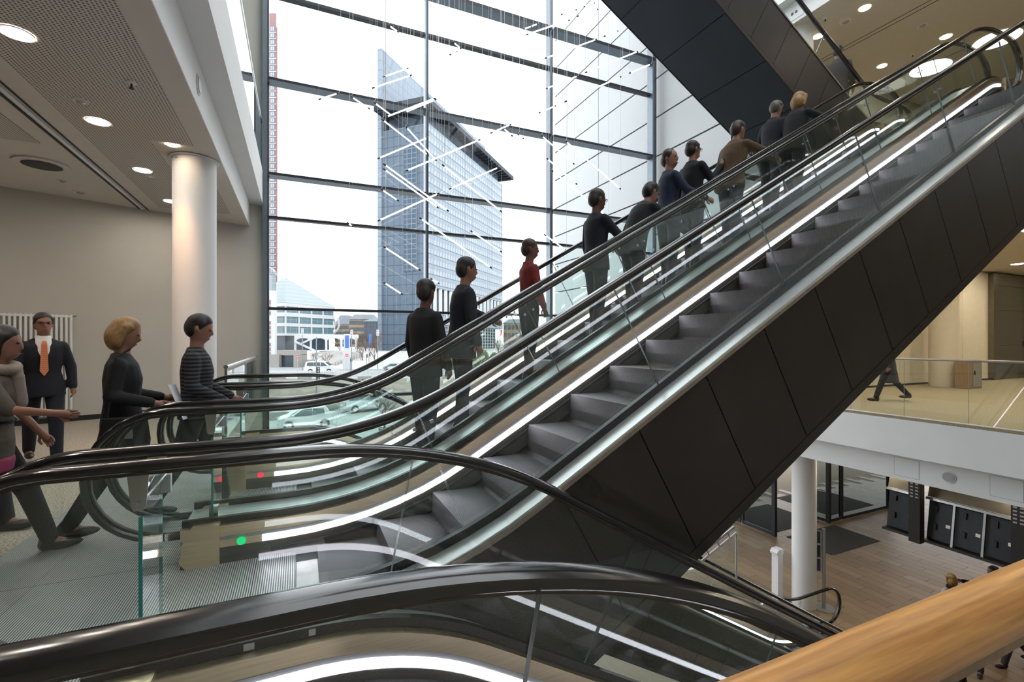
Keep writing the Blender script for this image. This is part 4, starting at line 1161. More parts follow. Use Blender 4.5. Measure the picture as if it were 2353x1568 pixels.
# ---- arcade in front of it
A3 = fr(134,-61.5)
ar = thing('arcade', (A3.x,A3.y,PZ), 'white arcade with flat arches in front of the pyramid house', 'arcade')
q0, q1 = quad_box(A3, fr(.25,.968), 17.2, fr(.968,-.25), 2.5, 2.2, 3.3); part('beam', MB().hexa(q0, q1), 'white_steel', ar)
for k in range(5):
    p = A3 + fr(.25,.968)*(k*4.1+.25); part('arcade_column', MB().box(p.x-.3,p.x+.3,p.y-.3,p.y+.3,PZ,2.2), 'white_steel', ar)
    if k < 4:
        for s_ in range(4):
            a = p + fr(.25,.968)*(.3+s_*.35); h = .9*(1-(s_+1)/4.5)**2
            part('arch_piece', MB().box(a.x-.2,a.x+.2,a.y-.2,a.y+.2,2.2-h,2.19), 'white_steel', ar)
            a = p + fr(.25,.968)*(4.1-.3-s_*.35)
            part('arch_piece', MB().box(a.x-.2,a.x+.2,a.y-.2,a.y+.2,2.2-h,2.19), 'white_steel', ar)
# sloping ramp bars of the arcade stair
mb = MB().beam(v3(A3+fr(-.5,.6),1.2)+Vector((0,0,0)), v3(A3+fr(-.5,6.0),-1.3), .4, .5).beam(v3(A3+fr(-.5,2.0),.6), v3(A3+fr(-.5,5.4),2.2), .4, .45)
part('stair_stringer', mb, 'white_steel', ar)
# ---- stairs up to the plaza, garage mouth
st = thing('plaza_stair', (onD(706,784,112).x,onD(706,784,112).y,GZ), 'broad stone stair leading up to the arcade', 'stairs')
mb = MB()
for k in range(18):
    d = 108 + k*1.25; r0 = (690-CX)/F_PX*108; r1 = (722-CX)/F_PX*108 + k*.25; z = GZ + (k+1)*.2
    q = [fr(d,r0),fr(d,r1),fr(d+1.25,r1),fr(d+1.25,r0)]
    mb.hexa([v3(c,GZ-.02) for c in q],[v3(c,z) for c in q])
part('flight', mb, 'plaza_stone', st, kind='stuff')
r0, r1 = (636-CX)/F_PX*120, (690-CX)/F_PX*120
gm = thing('garage_mouth', (fr(120,(r0+r1)/2).x,fr(120,(r0+r1)/2).y,GZ), 'dark underground garage mouth below the pale house', 'garage')
part('lintel', rbox(r0,r1,120,124,-2.2,-.9), 'concrete', gm); part('mouth', rbox(r0+1,r1-.8,120.6,123,GZ,-2.2), 'window_dark', gm)
part('side_wall', rbox(r1-.8,r1,118,124,GZ,-2.0), 'concrete', gm); part('side_wall', rbox(r0-1.5,r0+1,119,124,GZ,-2.0), 'concrete', gm)
r0_, r1_2 = (722-CX)/F_PX*134-.2, 60
vs = [v3(fr(112,r0_+8),GZ-.01), v3(fr(112,r1_2),GZ-.01), v3(fr(136,r1_2),PZ-.6), v3(fr(136,r0_),PZ-.6), v3(fr(300,r0_-60),PZ-.6), v3(fr(300,r1_2+60),PZ-.6)]
pl = struct('ground_terrace', MB().add(vs, [(0,1,2,3),(3,2,5,4)]), 'plaza_stone')
# ---- old houses far behind
def house(name, px0, px1, ytop, yeave, D, mt, rm, lab, rows, cols, dep=14):
    s_ = D/F_PX; a, b_ = (px0-CX)*s_, (px1-CX)*s_; zz = lambda y: EYE+(CY-y)*s_
    t = thing(name, (fr(D,(a+b_)/2).x,fr(D,(a+b_)/2).y,GZ), lab, 'building')
    part('wall', rbox(a,b_,D,D+dep,GZ,zz(yeave)), mt, t)
    z0, z1 = zz(yeave), zz(ytop); q = [fr(D-.4,a-.4),fr(D-.4,b_+.4),fr(D+dep,b_+.4),fr(D+dep,a-.4)]; m_ = dep*.3
    qq = [fr(D+m_,a+m_*.4),fr(D+m_,b_-m_*.4),fr(D+dep-m_,b_-m_*.4),fr(D+dep-m_,a+m_*.4)]
    part('roof', MB().hexa([v3(c,z0+.01) for c in q],[v3(c,z1) for c in qq]), rm, t)
    wz = (zz(yeave)-1)
    for r in range(rows):
        for c in range(cols):
            x = a + (b_-a)*(c+.5)/cols; z = wz - r*3.9
            part('window', rbox(x-.7,x+.7,D-.15,D-.005,z-2.2,z), 'window_dark', t)
    return t
house('old_house', 770, 802, 724, 745, 300, 'sandstone', 'roof_slate', 'sandstone house with slate roof left of the long old block', 4, 7)
house('old_house', 803, 856, 722, 734, 285, 'sandstone', 'roof_slate', 'long sandstone block with dormer roof behind the bare trees', 5, 10)
house('old_house', 836, 882, 733, 739, 250, 'tower_shade', 'roof_slate', 'grey flat modern block right of the sandstone block', 2, 6)
house('old_house', 1157, 1236, 733, 743, 240, 'sandstone', 'roof_slate', 'pale old house with slate roof right of the tower', 4, 9)
# ---- trees
def branches(mb, p, d, L, r, depth, rnd, n=4):
    q = p + d*L
    mb.tube([p, (p+q)/2 + Vector((rnd.uniform(-.05,.05),)*3)*L, q], [r, r*.8, r*.6], n)
    if depth == 0: return
    for _ in range(rnd.choice((3,3,4))):
        nd = (d + Vector((rnd.uniform(-1,1),rnd.uniform(-1,1),rnd.uniform(-.25,.8)))*.75).normalized()
        branches(mb, p + d*L*rnd.uniform(.45,1), nd, L*rnd.uniform(.55,.8), r*.55, depth-1, rnd, 3)
def bare_tree(px, D, h, lab, depth=4, sd=1, z=GZ, grp='bare trees outside'):
    rnd = random.Random(sd); p = onD(px,784,D); b = (p.x,p.y,z)
    t = thing('bare_tree', b, lab, 'tree', grp)
    part('trunk', MB().tube([b,(p.x+.05,p.y,z+h*.2),(p.x,p.y,z+h*.38)], [h*.022,h*.018,h*.014], 7), 'bark', t, True)
    mb = MB()
    for k in range(5):
        d = Vector((rnd.uniform(-.7,.7),rnd.uniform(-.7,.7),1)).normalized()
        branches(mb, Vector((p.x,p.y,z+h*rnd.uniform(.25,.38))), d, h*.24, h*.010, depth, rnd)
    part('crown', mb, 'twig', t, kind='stuff')
for k, (px, D, h) in enumerate(((782,172,13),(800,160,12),(820,148,11),(840,163,12),(866,150,12),(832,124,8.5),(860,119,8.5),(1176,150,11),(1200,139,10.5),(1228,152,12),(1146,136,9))):
    bare_tree(px, D, h, 'bare brown tree beyond the street, ' + ('behind the glowing sign','by the second street lamp','right of the second lamp','before the sandstone block','beside the third lamp','on the lawn left','on the lawn right','right of the tower, first','right of the tower, second','right of the tower, third','at the tower foot')[k], 4, k+3)
p = onD(882,784,32.6)
bare_tree(882, 32.6, 3.6, 'young leafless tree in a round planter on the paved yard', 3, 40)
t = thing('tree_planter', (p.x,p.y,GZ), 'round slatted guard at the foot of the young tree', 'planter')
for k in range(16):
    a = 2*math.pi*k/16; part('slat', MB().box(p.x+.33*math.cos(a)-.02,p.x+.33*math.cos(a)+.02,p.y+.33*math.sin(a)-.02,p.y+.33*math.sin(a)+.02,GZ-.02,GZ+.62), 'dark_frame', t)
part('hoop', MB().tube([(p.x+.35*math.cos(2*math.pi*k/20),p.y+.35*math.sin(2*math.pi*k/20),GZ+.62) for k in range(21)], .03, 6), 'dark_frame', t)
for k, px in enumerate((724, 752)):
    bare_tree(px, 106.0, 5.0, 'small bare tree on the plaza stair, ' + ('left one','right one')[k], 4, 60+k)
def bush(px, D, w_, h, lab, sd):
    rnd = random.Random(sd); p = onD(px,784,D); mb = MB()
    for k in range(2600):
        a = rnd.uniform(0,6.283); e = math.acos(rnd.uniform(-.1,1)); rr = rnd.uniform(.75,1)
        c = Vector((p.x+w_*rr*math.sin(e)*math.cos(a), p.y+w_*rr*math.sin(e)*math.sin(a), GZ+h*rr*math.cos(e)+.1))
        u = Vector((rnd.uniform(-1,1),rnd.uniform(-1,1),rnd.uniform(-1,1))).normalized()*.10; v = u.orthogonal().normalized()*.09
        mb.add([c-u-v,c+u-v,c+u+v,c-u+v],[(0,1,2,3)])
    t = thing('green_bush', (p.x,p.y,GZ), lab, 'bush', 'green bushes outside')
    part('foliage', mb, 'leaf_green', t, kind='stuff')
    part('stem', MB().tube([(p.x,p.y,GZ),(p.x,p.y,GZ+h*.6)], .12, 6), 'bark', t)
for k, (px, D, w_, h) in enumerate(((1083,106,1.7,4.2),(1110,100,1.9,4.8),(1136,107,1.6,4.0),(1162,112,1.8,3.6),(1040,110,1.5,3.0))):
    bush(px, D, w_, h, 'green bush beyond the street, ' + ('left of the tallest','tallest','right of the tallest','rightmost','half behind the second rider')[k], k)
# ---- street furniture
def lamp_post(px, D, yb, yt, lab):
    s_ = D/F_PX; p = onD(px,784,D); z1 = EYE+(CY-yt)*s_; z0 = EYE+(CY-yb)*s_
    t = thing('street_lamp', (p.x,p.y,z0), lab, 'street lamp', 'street lamps outside')
    part('pole', MB().cyl((p.x,p.y,z0),(p.x,p.y,z1-1.4),.085,n=8), 'mullion_metal', t)
    hd = part('lantern', MB().box(p.x-.26,p.x+.26,p.y-.2,p.y+.2,z1-1.4,z1), 'white_steel', t)
    for dz in (.35,1.0): part('lens', MB().box(p.x-.1,p.x+.1,p.y-.23,p.y-.201,z1-dz-.12,z1-dz+.12), 'mullion_metal', hd)
lamp_post(695,105,850,755,'street lamp left of the plaza stair'); lamp_post(808,106,853,758,'street lamp in the middle by the bare trees'); lamp_post(868,108,848,758,'street lamp nearest the tower')
def signal(px, D, yb, yt, lab):
    s_ = D/F_PX; p = onD(px,784,D); z1 = EYE+(CY-yt)*s_; z0 = EYE+(CY-yb)*s_
    t = thing('traffic_light', (p.x,p.y,z0), lab, 'traffic light', 'traffic lights outside')
    part('pole', MB().cyl((p.x,p.y,z0),(p.x,p.y,z1),.07 if D > 70 else .06,n=8), 'mullion_metal', t)
    for k, zf in enumerate((.45,.36) if D < 70 else (.9,)):
        z = z0 + (z1-z0)*zf; hd = part('signal_head', MB().box(p.x+.05,p.x+.37,p.y-.18,p.y+.12,z-.45,z+.45), 'black_plastic', t)
        for j in (-1,0,1): part('lens', MB().cyl((p.x+.21,p.y-.181,z+j*.28),(p.x+.21,p.y-.20,z+j*.28),.1,n=10), 'grey_metal', hd)
signal(727,54,917,775,'tall dark traffic signal post in the middle of the dirt ground')
signal(805,100,856,824,'small traffic light beside the white van'); signal(842,112,842,815,'traffic light by the lawn'); signal(828,125,842,786,'tall traffic light arm before the bare trees'); signal(848,115,842,812,'traffic light with red lamp by the lawn')
def noentry(px, py, D, lab):
    s_ = D/F_PX; p = onD(px,py,D)
    t = thing('no_entry_sign', (p.x,p.y,GZ), lab, 'road sign', 'no entry signs outside')
    d = -fr(1,0)
    part('pole', MB().cyl((p.x,p.y,GZ),(p.x,p.y,p.z+.3),.035,n=8), 'grey_metal', t)
    di = part('disc', MB().cyl(p, p+d*.03, .36, n=20), 'sign_red', t)
    part('bar', MB().beam(p+d*.04-fr(0,1)*.24, p+d*.04+fr(0,1)*.24, .02, .12), 'white_steel', di)
noentry(684,820,108,'red no entry sign beside the garage mouth'); noentry(797,817,108,'red no entry sign on the white board')
p = onD(797,784,109); solo('white_board', MB().box(p.x-.9,p.x+.9,p.y-.1,p.y+.1,GZ,EYE+(CY-810)*109/F_PX), 'white_steel', 'tall white board behind a no entry sign', 'board')
p = onD(797,784,126); t = thing('advertising_pillar', (p.x,p.y,GZ), 'tall lit advertising pillar with blue picture', 'advertising pillar')
zz = lambda y: EYE+(CY-y)*126/F_PX
part('frame', MB().box(p.x-.75,p.x+.75,p.y-.2,p.y+.2,GZ,zz(768)), 'white_steel', t); part('picture', MB().box(p.x-.5,p.x+.5,p.y-.23,p.y-.205,zz(800),zz(771)), 'sign_blue', t)
p = onD(848,784,130); solo('blue_banner', MB().cyl((p.x,p.y,GZ),(p.x,p.y,zz(765)),.05,n=6).box(p.x+.06,p.x+.7,p.y-.02,p.y+.02,zz(790),zz(768)), 'sign_blue', 'blue banner on a pole before the bare trees', 'banner')
p = onD(1150,784,120); t = thing('red_flag', (p.x,p.y,GZ), 'red flag on a pole at the foot of the tower', 'flag')
part('pole', MB().cyl((p.x,p.y,GZ),(p.x,p.y,4.4),.04,n=6), 'white_steel', t); part('cloth', MB().prism([(p.x+.04,4.3),(p.x+.55,4.2),(p.x+.3,2.9),(p.x+.04,2.4)],'y',p.y-.01,p.y+.01), 'flag_red', t)
# ---- white hoarding along the street
for k in range(12):
    px0 = 560 + k*31; a = onD(px0,784,88); b_ = onD(px0+30.3,784,88)
    t = thing('street_hoarding', (a.x,a.y,GZ), 'white picket barrier panel along the street, %s from the left' % ('first','second','third','fourth','fifth','sixth','seventh','eighth','ninth','tenth','eleventh','twelfth')[k], 'fence', 'white barrier panels along the street')
    for z in (GZ+.15, GZ+.95): part('rail', MB().beam(v3(a,z), v3(b_,z), .05, .14), 'white_steel', t)
    mb = MB()
    for j in range(11):
        q = a.lerp(b_, (j+.5)/11); mb.box(q.x-.07,q.x+.07,q.y-.02,q.y+.02,GZ+.02,GZ+1.15)
    part('pales', mb, 'white_steel', t, kind='stuff')
for k, (px, D) in enumerate(((640,82),(700,82),(775,82),(838,81),(777,46),(630,40),(1030,84))):
    a = onD(px,784,D); solo('concrete_block', MB().beam((a.x-1.1,a.y-.1,GZ+.3),(a.x+1.1,a.y+.25,GZ+.3),.5,.62), 'concrete', 'concrete barrier block ' + ('at the left end of the barrier','under the barrier, second','under the barrier, third','under the barrier, fourth','behind the white car','at the left window edge','right of the barrier')[k], 'concrete block', 'concrete barrier blocks')
p = onD(758,784,45); solo('concrete_pipe', MB().cyl((p.x-.7,p.y,GZ+.35),(p.x+.7,p.y+.3,GZ+.35),.35,n=16), 'concrete', 'short concrete pipe between car and van', 'pipe', smooth=True)
for k, (px, D, w_, h) in enumerate(((775,52,3.5,.8),(860,58,5,1.0),(650,60,5,.7))):
    p = onD(px,784,D); rnd = random.Random(k); mb = MB(); n = 14
    vs = [(p.x,p.y,GZ+h)]
    for j in range(n): vs.append((p.x+w_*.5*math.cos(6.283*j/n)*rnd.uniform(.8,1.1),p.y+.8*math.sin(6.283*j/n),GZ+h*rnd.uniform(.5,.9)))
    for j in range(n): vs.append((p.x+w_*math.cos(6.283*j/n)*rnd.uniform(.9,1.1),p.y+1.8*math.sin(6.283*j/n),GZ-.02))
    fs = [(0,1+j,1+(j+1)%n) for j in range(n)] + [(1+j,1+n+j,1+n+(j+1)%n,1+(j+1)%n) for j in range(n)]
    solo('earth_heap', mb.add(vs,fs), 'dirt', 'low heap of earth ' + ('behind the van','right of the van','behind the white car')[k], 'earth heap', 'earth heaps on the building ground')
# ---- vehicles
def car(name, label, px, py, heading, kind, paint, group='parked and passing vehicles', sc=1.0):
    b = onZ(px, py, GZ); t = thing(name, (b.x,b.y,GZ), label, 'car' if kind != 'bus' else 'van', group)
    f_ = Vector((math.cos(heading),math.sin(heading),0)); l_ = Vector((-f_.y,f_.x,0))
    def W(x, y, z): v = Vector((b.x,b.y,GZ)) + (f_*x + l_*y + Vector((0,0,z)))*sc; return v
    if kind == 'hatch':
        prof = [(-1.90,.30),(-1.93,.62),(-1.86,.98),(-1.70,1.05),(-1.52,1.45),(-1.30,1.56),(-.2,1.60),(.35,1.52),(1.15,1.02),(1.72,.86),(1.92,.66),(1.93,.34),(1.86,.22),(-1.8,.22)]
        side = [[(-1.30,1.02),(-1.22,1.44),(-.45,1.50),(-.45,.98)],[(-.40,.98),(-.40,1.50),(.28,1.45),(.92,1.00)]]
        wsh = [(1.12,1.06),(.42,1.50)]; rear = [(-1.69,1.12),(-1.53,1.42)]; wx = (1.22,-1.28); wr = .31; hw = .86; rw = .60
    else:
        prof = [(-2.18,.30),(-2.22,.60),(-2.18,1.05),(-2.02,1.75),(-1.85,1.83),(.45,1.84),(.75,1.74),(1.45,1.16),(2.05,1.00),(2.22,.78),(2.23,.36),(2.15,.24),(-2.1,.24)]
        side = [[(-1.85,1.16),(-1.78,1.66),(-.95,1.69),(-.95,1.14)],[(-.88,1.14),(-.88,1.69),(.08,1.69),(.08,1.12)],[(.16,1.12),(.16,1.68),(.58,1.66),(1.18,1.14)]]
        wsh = [(1.42,1.20),(.80,1.71)]; rear = [(-2.15,1.14),(-2.05,1.62)]; wx = (1.38,-1.32); wr = .33; hw = .90; rw = .74
    zr = max(z for _, z in prof)
    def hwz(z): 
        if z < .95: return hw*(.96 if z < .3 else 1)
        s_ = (z-.95)/(zr-.95); return hw + (rw-hw)*s_
    n = len(prof); mb = MB()
    vs = [W(x, hwz(z), z) for x, z in prof] + [W(x, -hwz(z), z) for x, z in prof]
    mb.add(vs, [tuple(range(n)), tuple(range(2*n-1,n-1,-1))] + [(i,n+i,n+(i+1)%n,(i+1)%n) for i in range(n)])
    part('body', mb, paint, t)
    for sgn in (1,-1):
        for poly in side:
            part('side_window', MB().add([W(x, sgn*(hwz(z)+.006), z) for x, z in poly], [(0,1,2,3)]), 'car_glass_solid', t)
        part('mirror', MB().ell(W(wsh[0][0]-.15, sgn*(hw+.1), 1.06), .11,.11,.08), paint, t, True)
        for x in wx:
            c = W(x, sgn*(hw-.09), wr); wl_ = part('wheel', MB().cyl(c - l_*.10*sc, c + l_*.115*sc, wr*sc, n=20), 'tyre', t, True)
            part('rim', MB().cyl(c + l_*sgn*.117*sc, c + l_*sgn*.125*sc, wr*.62*sc, n=14), 'grey_metal', wl_)
            part('wheel_arch', MB().cyl(c - l_*.02*sc, c + l_*sgn*.092*sc, wr*1.17*sc, n=20), 'black_plastic', t)
        part('head_lamp', MB().ell(W(prof[-4][0]-.10 if kind=='hatch' else 2.12, sgn*(hw-.22), .74), .16,.16,.10), 'window_blue', t, True)
        part('tail_lamp', MB().add([W(prof[1][0]-.004, sgn*(hw-.02), .72),W(prof[1][0]-.004, sgn*(hw-.2), .72),W(prof[2][0]-.012, sgn*(hw-.2), 1.02),W(prof[2][0]-.012, sgn*(hw-.02), 1.02)], [(0,1,2,3)]), 'tail_red', t)
    for (q, off) in ((wsh,.012),(rear,-.012)):
        (xa,za),(xb,zb_) = q
        part('windscreen', MB().add([W(xa+off,hwz(za)-.06,za+.01),W(xa+off,-hwz(za)+.06,za+.01),W(xb+off,-hwz(zb_)+.06,zb_+.01),W(xb+off,hwz(zb_)-.06,zb_+.01)], [(0,1,2,3)]), 'car_glass_solid', t)
    fx = prof[-3][0]+.012; rx = prof[0][0]-.05
    part('number_plate', MB().add([W(fx,.26,.40),W(fx,-.26,.40),W(fx,-.26,.51),W(fx,.26,.51)],[(0,1,2,3)]), 'plate_white', t)
    part('number_plate', MB().add([W(rx,.26,.66),W(rx,-.26,.66),W(rx-.005,-.26,.77),W(rx-.005,.26,.77)],[(0,1,2,3)]), 'plate_white', t)
    part('bumper_grille', MB().add([W(fx-.004,.6,.26),W(fx-.004,-.6,.26),W(fx-.004,-.6,.38),W(fx-.004,.6,.38)],[(0,1,2,3)]), 'black_plastic', t)
    return t
mat('car_glass_solid', (.035,.06,.07), .12, 0, var=.3, scale=3, spec=.35)
hd = math.atan2(fr(-.55,-1).y, fr(-.55,-1).x)
car('white_hatchback', 'white hatchback parked on the paved yard, front towards the window', 702, 982, hd, 'hatch', 'car_white')
hd2 = math.atan2(fr(.9,1).y, fr(.9,1).x)
car('silver_minivan', 'silver minivan parked with its back towards the window', 838, 944, hd2, 'van', 'car_silver')
car('white_van', 'white van passing on the street behind the barrier', 738, 858, math.atan2(fr(.1,1).y, fr(.1,1).x), 'van', 'car_white', sc=1.35)
car('pale_car', 'pale car on the street half behind a rider', 902, 851, math.atan2(fr(.1,-1).y, fr(.1,-1).x), 'hatch', 'car_silver')
car('white_van', 'small white van between two riders seen through the balustrade', 992, 846, math.atan2(fr(.2,-1).y, fr(.2,-1).x), 'van', 'car_white', sc=1.1)
car('silver_car', 'small silver car parked far off beside the lit pillar', 820, 828, math.atan2(fr(.1,-1).y, fr(.1,-1).x), 'hatch', 'car_silver')
car('white_hatchback', 'white car half seen through the guard at the far left', 566, 962, hd, 'hatch', 'car_white')
# ================================================================== people
BAKE = []
def soft(name, mb, mt, parent, vox, it, fingers=None):
    me = mb.mesh(name, (0,0,0), (mt,), False)
    o = link(name, me, parent)
    r = o.modifiers.new('r', 'REMESH'); r.mode = 'VOXEL'; r.voxel_size = vox; r.adaptivity = 0; r.use_smooth_shade = True
    if it:
        s_ = o.modifiers.new('s', 'SMOOTH'); s_.iterations = it; s_.factor = .5
    BAKE.append((o, mt, fingers))
    return o
def person(label, base, heading, height, legs=((.05,.05),(-.05,.05)), armL=(.05,.14,.25), armR=(.05,.14,.25), lean=0.0, head=(0,0),
           skin='skin', hair='hair_dark', style='short', top='cloth_black', bottom='cloth_navy', hem=.80, bulk=1.0, vox=.014, sleeves=True,
           shoes='shoe_leather', extras=(), group=None, skirt=None, twist=0.0):
    s = height/1.75
    root = bpy.data.objects.new('person', None); C.objects.link(root); root.empty_display_size = .1
    root.location = base; root.rotation_euler = (0,0,heading); root.scale = (s,s,s)
    ROOT[root.name] = tuple(base); tag(root, label, 'person', group)
    V = Vector
    # legs
    hip, knee, ank = {}, {}, {}
    for k, sg, (a, bend) in ((0, 1, legs[0]), (1, -1, legs[1])):
        hip[k] = V((0, sg*.095, .93))
        knee[k] = hip[k] + V((math.sin(a), sg*.01, -math.cos(a)))*.435
        ank[k] = knee[k] + V((math.sin(a-bend), 0, -math.cos(a-bend)))*.42
    dz = .075 - min(ank[0].z, ank[1].z)
    up = V((0,0,dz))
    for d in (hip, knee, ank):
        for k in d: d[k] = d[k] + up
    R = Matrix.Rotation(lean, 3, 'Y'); T = Matrix.Rotation(twist, 3, 'Z')
    pv = V((0,0,.95)) 
    def U(p): return R @ (T @ (V(p) - pv)) + pv + up
    sh, el, wr, hd = {}, {}, {}, {}
    for k, sg, (a, o_, e) in ((0, 1, armL), (1, -1, armR)):
        sh[k] = V((0, sg*.185, 1.42))
        d1 = V((math.sin(a)*math.cos(o_), sg*math.sin(o_), -math.cos(a)*math.cos(o_)))
        d2 = V((math.sin(a+e)*math.cos(o_*.3), sg*math.sin(o_*.3), -math.cos(a+e)*math.cos(o_*.3)))
        el[k] = sh[k] + d1*.285; wr[k] = el[k] + d2*.25; hd[k] = (wr[k], d2, sg)
    hy, hp = head
    HR = Matrix.Rotation(hy, 3, 'Z') @ Matrix.Rotation(hp, 3, 'Y')
    hc = V((.025,0,1.635))
    def Hd(p): return U(hc + HR @ V(p))
    # ---- body: one continuous surface
    mb = MB()
    mb.rings([(0,0,.86,.07,.10),(0,0,.95,.085,.12),(0,0,1.10,.07,.105),(0,0,1.28,.08,.12),(0,0,1.37,.06,.12),(0,0,1.45,.04,.05)], 14, frame=U)
    mb.cap(U((0,0,1.42)), Hd((-.005,0,-.06)), .058, .052)
    hb = [(-.125,.012,.036,.040),(-.10,.014,.066,.054),(-.06,.008,.082,.064),(-.015,0,.093,.072),(.03,-.004,.098,.076),(.07,-.008,.090,.072),(.10,-.012,.064,.052),(.115,-.015,.030,.026)]
    mb.rings([(cx_,0,z_,rx_,ry_) for z_, cx_, rx_, ry_ in hb], 16, frame=Hd)
    mb.cap(Hd((.088,0,.012)), Hd((.104,0,-.030)), .009, .0125, 8)                     # nose
    for sg in (1,-1): mb.ell(Hd((-.005,sg*.076,-.01)), .020,.012,.032, 8, 6)           # ears
    mb.cap(Hd((.083,-.02,-.075)), Hd((.083,.02,-.075)), .011, .011, 8)              # lips
    for sg in (1,-1): mb.cap(Hd((.082,sg*.016,.022)), Hd((.074,sg*.046,.022)), .011, .009, 6)   # brow
    for k in (0,1):
        mb.cap(U(sh[k]+V((0,-.02 if k == 0 else .02,-.03))), U(el[k]), .032, .034); mb.cap(U(el[k]), U(wr[k]), .036, .026)
        w_, d2, sg = hd[k]
        mb.cap(U(w_), U(w_ + d2*.065), .028, .030)
        mb.cap(hip[k], knee[k], .075, .05); mb.cap(knee[k], ank[k], .05, .036)
        mb.cap(ank[k], ank[k] + V((.12,0,-.035)), .036, .028)
    fg = MB()
    for k in (0,1):
        w_, d2, sg = hd[k]
        sd = V((0,1,0)) if abs(d2.y) < .9 else V((1,0,0))
        nn = d2.cross(sd).normalized(); sd = nn.cross(d2).normalized()
        # the hand's width lies front-to-back for a hanging arm
        wd = nn if abs(nn.x) > .5 else nn
        curl = V((0,-sg,0))*.5 + sd*0
        base_p = w_ + d2*.062
        for j, (off, ln) in enumerate(((-.024,.062),(-.008,.072),(.008,.068),(.024,.052))):
            p0 = base_p + wd*off; p1 = p0 + (d2 + curl*.35).normalized()*ln*.5; p2 = p1 + (d2*.6 + curl*1.1).normalized()*ln*.5
            fg.cap(U(p0), U(p1), .0092, .0085, 7); fg.cap(U(p1), U(p2), .0085, .0072, 7)
        p0 = w_ + d2*.02 - wd*.02; p1 = p0 - wd*.028 + d2*.028; p2 = p1 + d2*.028 + curl*.012
        fg.cap(U(p0), U(p1), .011, .0095, 7); fg.cap(U(p1), U(p2), .0095, .008, 7)
    body = soft('body', mb, skin, root, vox, 2, fg)
    # ---- hair
    mb = MB()
    if style != 'bald':
        mb.ell(Hd((-.016,0,.052)), .101,.084,.083, 16, 10); mb.ell(Hd((-.052,0,-.005)), .070,.082,.092, 14, 9)
        for sg in (1,-1): mb.cap(Hd((.03,sg*.066,.055)), Hd((.012,sg*.074,.0)), .022, .014)
        if style in ('bob','long'):
            mb.ell(Hd((-.05,0,-.05)), .080,.098,.115, 14, 9)
            for sg in (1,-1): mb.cap(Hd((.0,sg*.082,.05)), Hd((-.01,sg*.085,-.10)), .032, .024)
        if style == 'long': mb.cap(Hd((-.07,0,-.06)), Hd((-.085,0,-.22)), .075, .05)
        soft('hair', mb, hair, root, .012, 2)
    for sg in (1,-1):
        ey = MB().ell(Hd((.085,sg*.031,.004)), .010,.013,.008, 8, 6)
        e_ = link('eye', ey.mesh('eye', (0,0,0), ('hair_dark',), True), root)
    link('mouth', MB().ell(Hd((.089,0,-.074)), .010,.024,.0045, 10, 6).mesh('mouth', (0,0,0), ('lip',), True), root)
    # ---- clothes
    if top:
        B = bulk; mb = MB()
        mb.rings([(0,0,hem,.140*B,.198*B),(0,0,.92,.137*B,.188*B),(0,0,1.08,.115*B,.155*B),(.005,0,1.26,.128*B,.172*B),(0,0,1.38,.105*B,.188*B),(-.005,0,1.445,.070*B,.12*B),(-.012,0,1.475,.062,.072)], 18, frame=U)
        for k in (0,1):
            mb.cap(U(sh[k]+V((0,-.022 if k == 0 else .022,-.042))), U(el[k]), .060*B, .053*B, 12)
            if sleeves: mb.cap(U(el[k]), U(wr[k]), .056*B, .043*B, 12)
        soft('jacket', mb, top, root, .013, 6)
    mb = MB()
    mb.rings([(0,0,.84+dz,.115,.165),(0,0,.93+dz,.118,.165),(0,0,1.02+dz,.10,.15)], 16)
    for k in (0,1):
        mb.cap(hip[k]+V((0,0,-.03)), knee[k], .095, .072, 12); mb.cap(knee[k], ank[k]+V((0,0,.01)), .070, .056, 12)
    soft('trousers', mb, bottom, root, .014, 3)
    if skirt:
        soft('skirt', MB().rings([(0,0,.50+dz,.20,.21),(0,0,.75+dz,.165,.19),(0,0,.98+dz,.115,.155)], 18), skirt, root, .014, 2)
    for k in (0,1):
        a = ank[k]; 
        mb = MB().ell(a+V((.06,0,-.038)), .135,.046,.040, 14, 8).cap(a+V((-.02,0,.02)), a+V((-.03,0,-.035)), .044, .042)
        soft('shoe', mb, shoes, root, .009, 2)
    # ---- extras in the head or body frame
    for e in extras:
        if e == 'glasses':
            g = MB()
            for sg in (1,-1):
                ring = [Hd((.098,sg*(.033+.024*math.cos(q)),.004+.017*math.sin(q))) for q in [6.2832*i/14 for i in range(15)]]
                g.tube(ring, .0028, 5); g.tube([Hd((.096,sg*.057,.008)), Hd((.0,sg*.084,.010))], .0026, 5)
            g.tube([Hd((.100,-.009,.008)), Hd((.100,.009,.008))], .0028, 5)
            link('glasses', g.mesh('glasses', (0,0,0), ('black_plastic',)), root)
        elif e == 'tie':
            sm = MB().rings([(.080,0,1.13,.050,.024),(.075,0,1.22,.064,.046),(.058,0,1.32,.078,.072),(.03,0,1.41,.082,.085),(.0,0,1.475,.072,.072),(-.004,0,1.50,.066,.066)], 16, frame=U)
            soft('shirt', sm, 'cloth_white', root, .012, 2)
            tz = MB().add([U((.148,.018,1.435)),U((.148,-.018,1.435)),U((.158,-.024,1.40)),U((.158,.024,1.40)),U((.152,-.036,1.10)),U((.152,.036,1.10)),U((.150,0,1.04))], [(0,3,2,1),(3,5,4,2),(5,6,4)])
            o = link('tie', tz.mesh('tie', (0,0,0), ('orange_tie',)), root); so_ = o.modifiers.new('t','SOLIDIFY'); so_.thickness = .008; so_.offset = 1
        elif e == 'scarf':
            ring = [U((.012+.085*math.cos(q), .10*math.sin(q), 1.455+.012*math.sin(2*q))) for q in [6.2832*i/20 for i in range(21)]]
            sc_ = MB().tube(ring, .042, 10).cap(U((.10,.02,1.40)), U((.14,.03,1.20)), .05, .045)
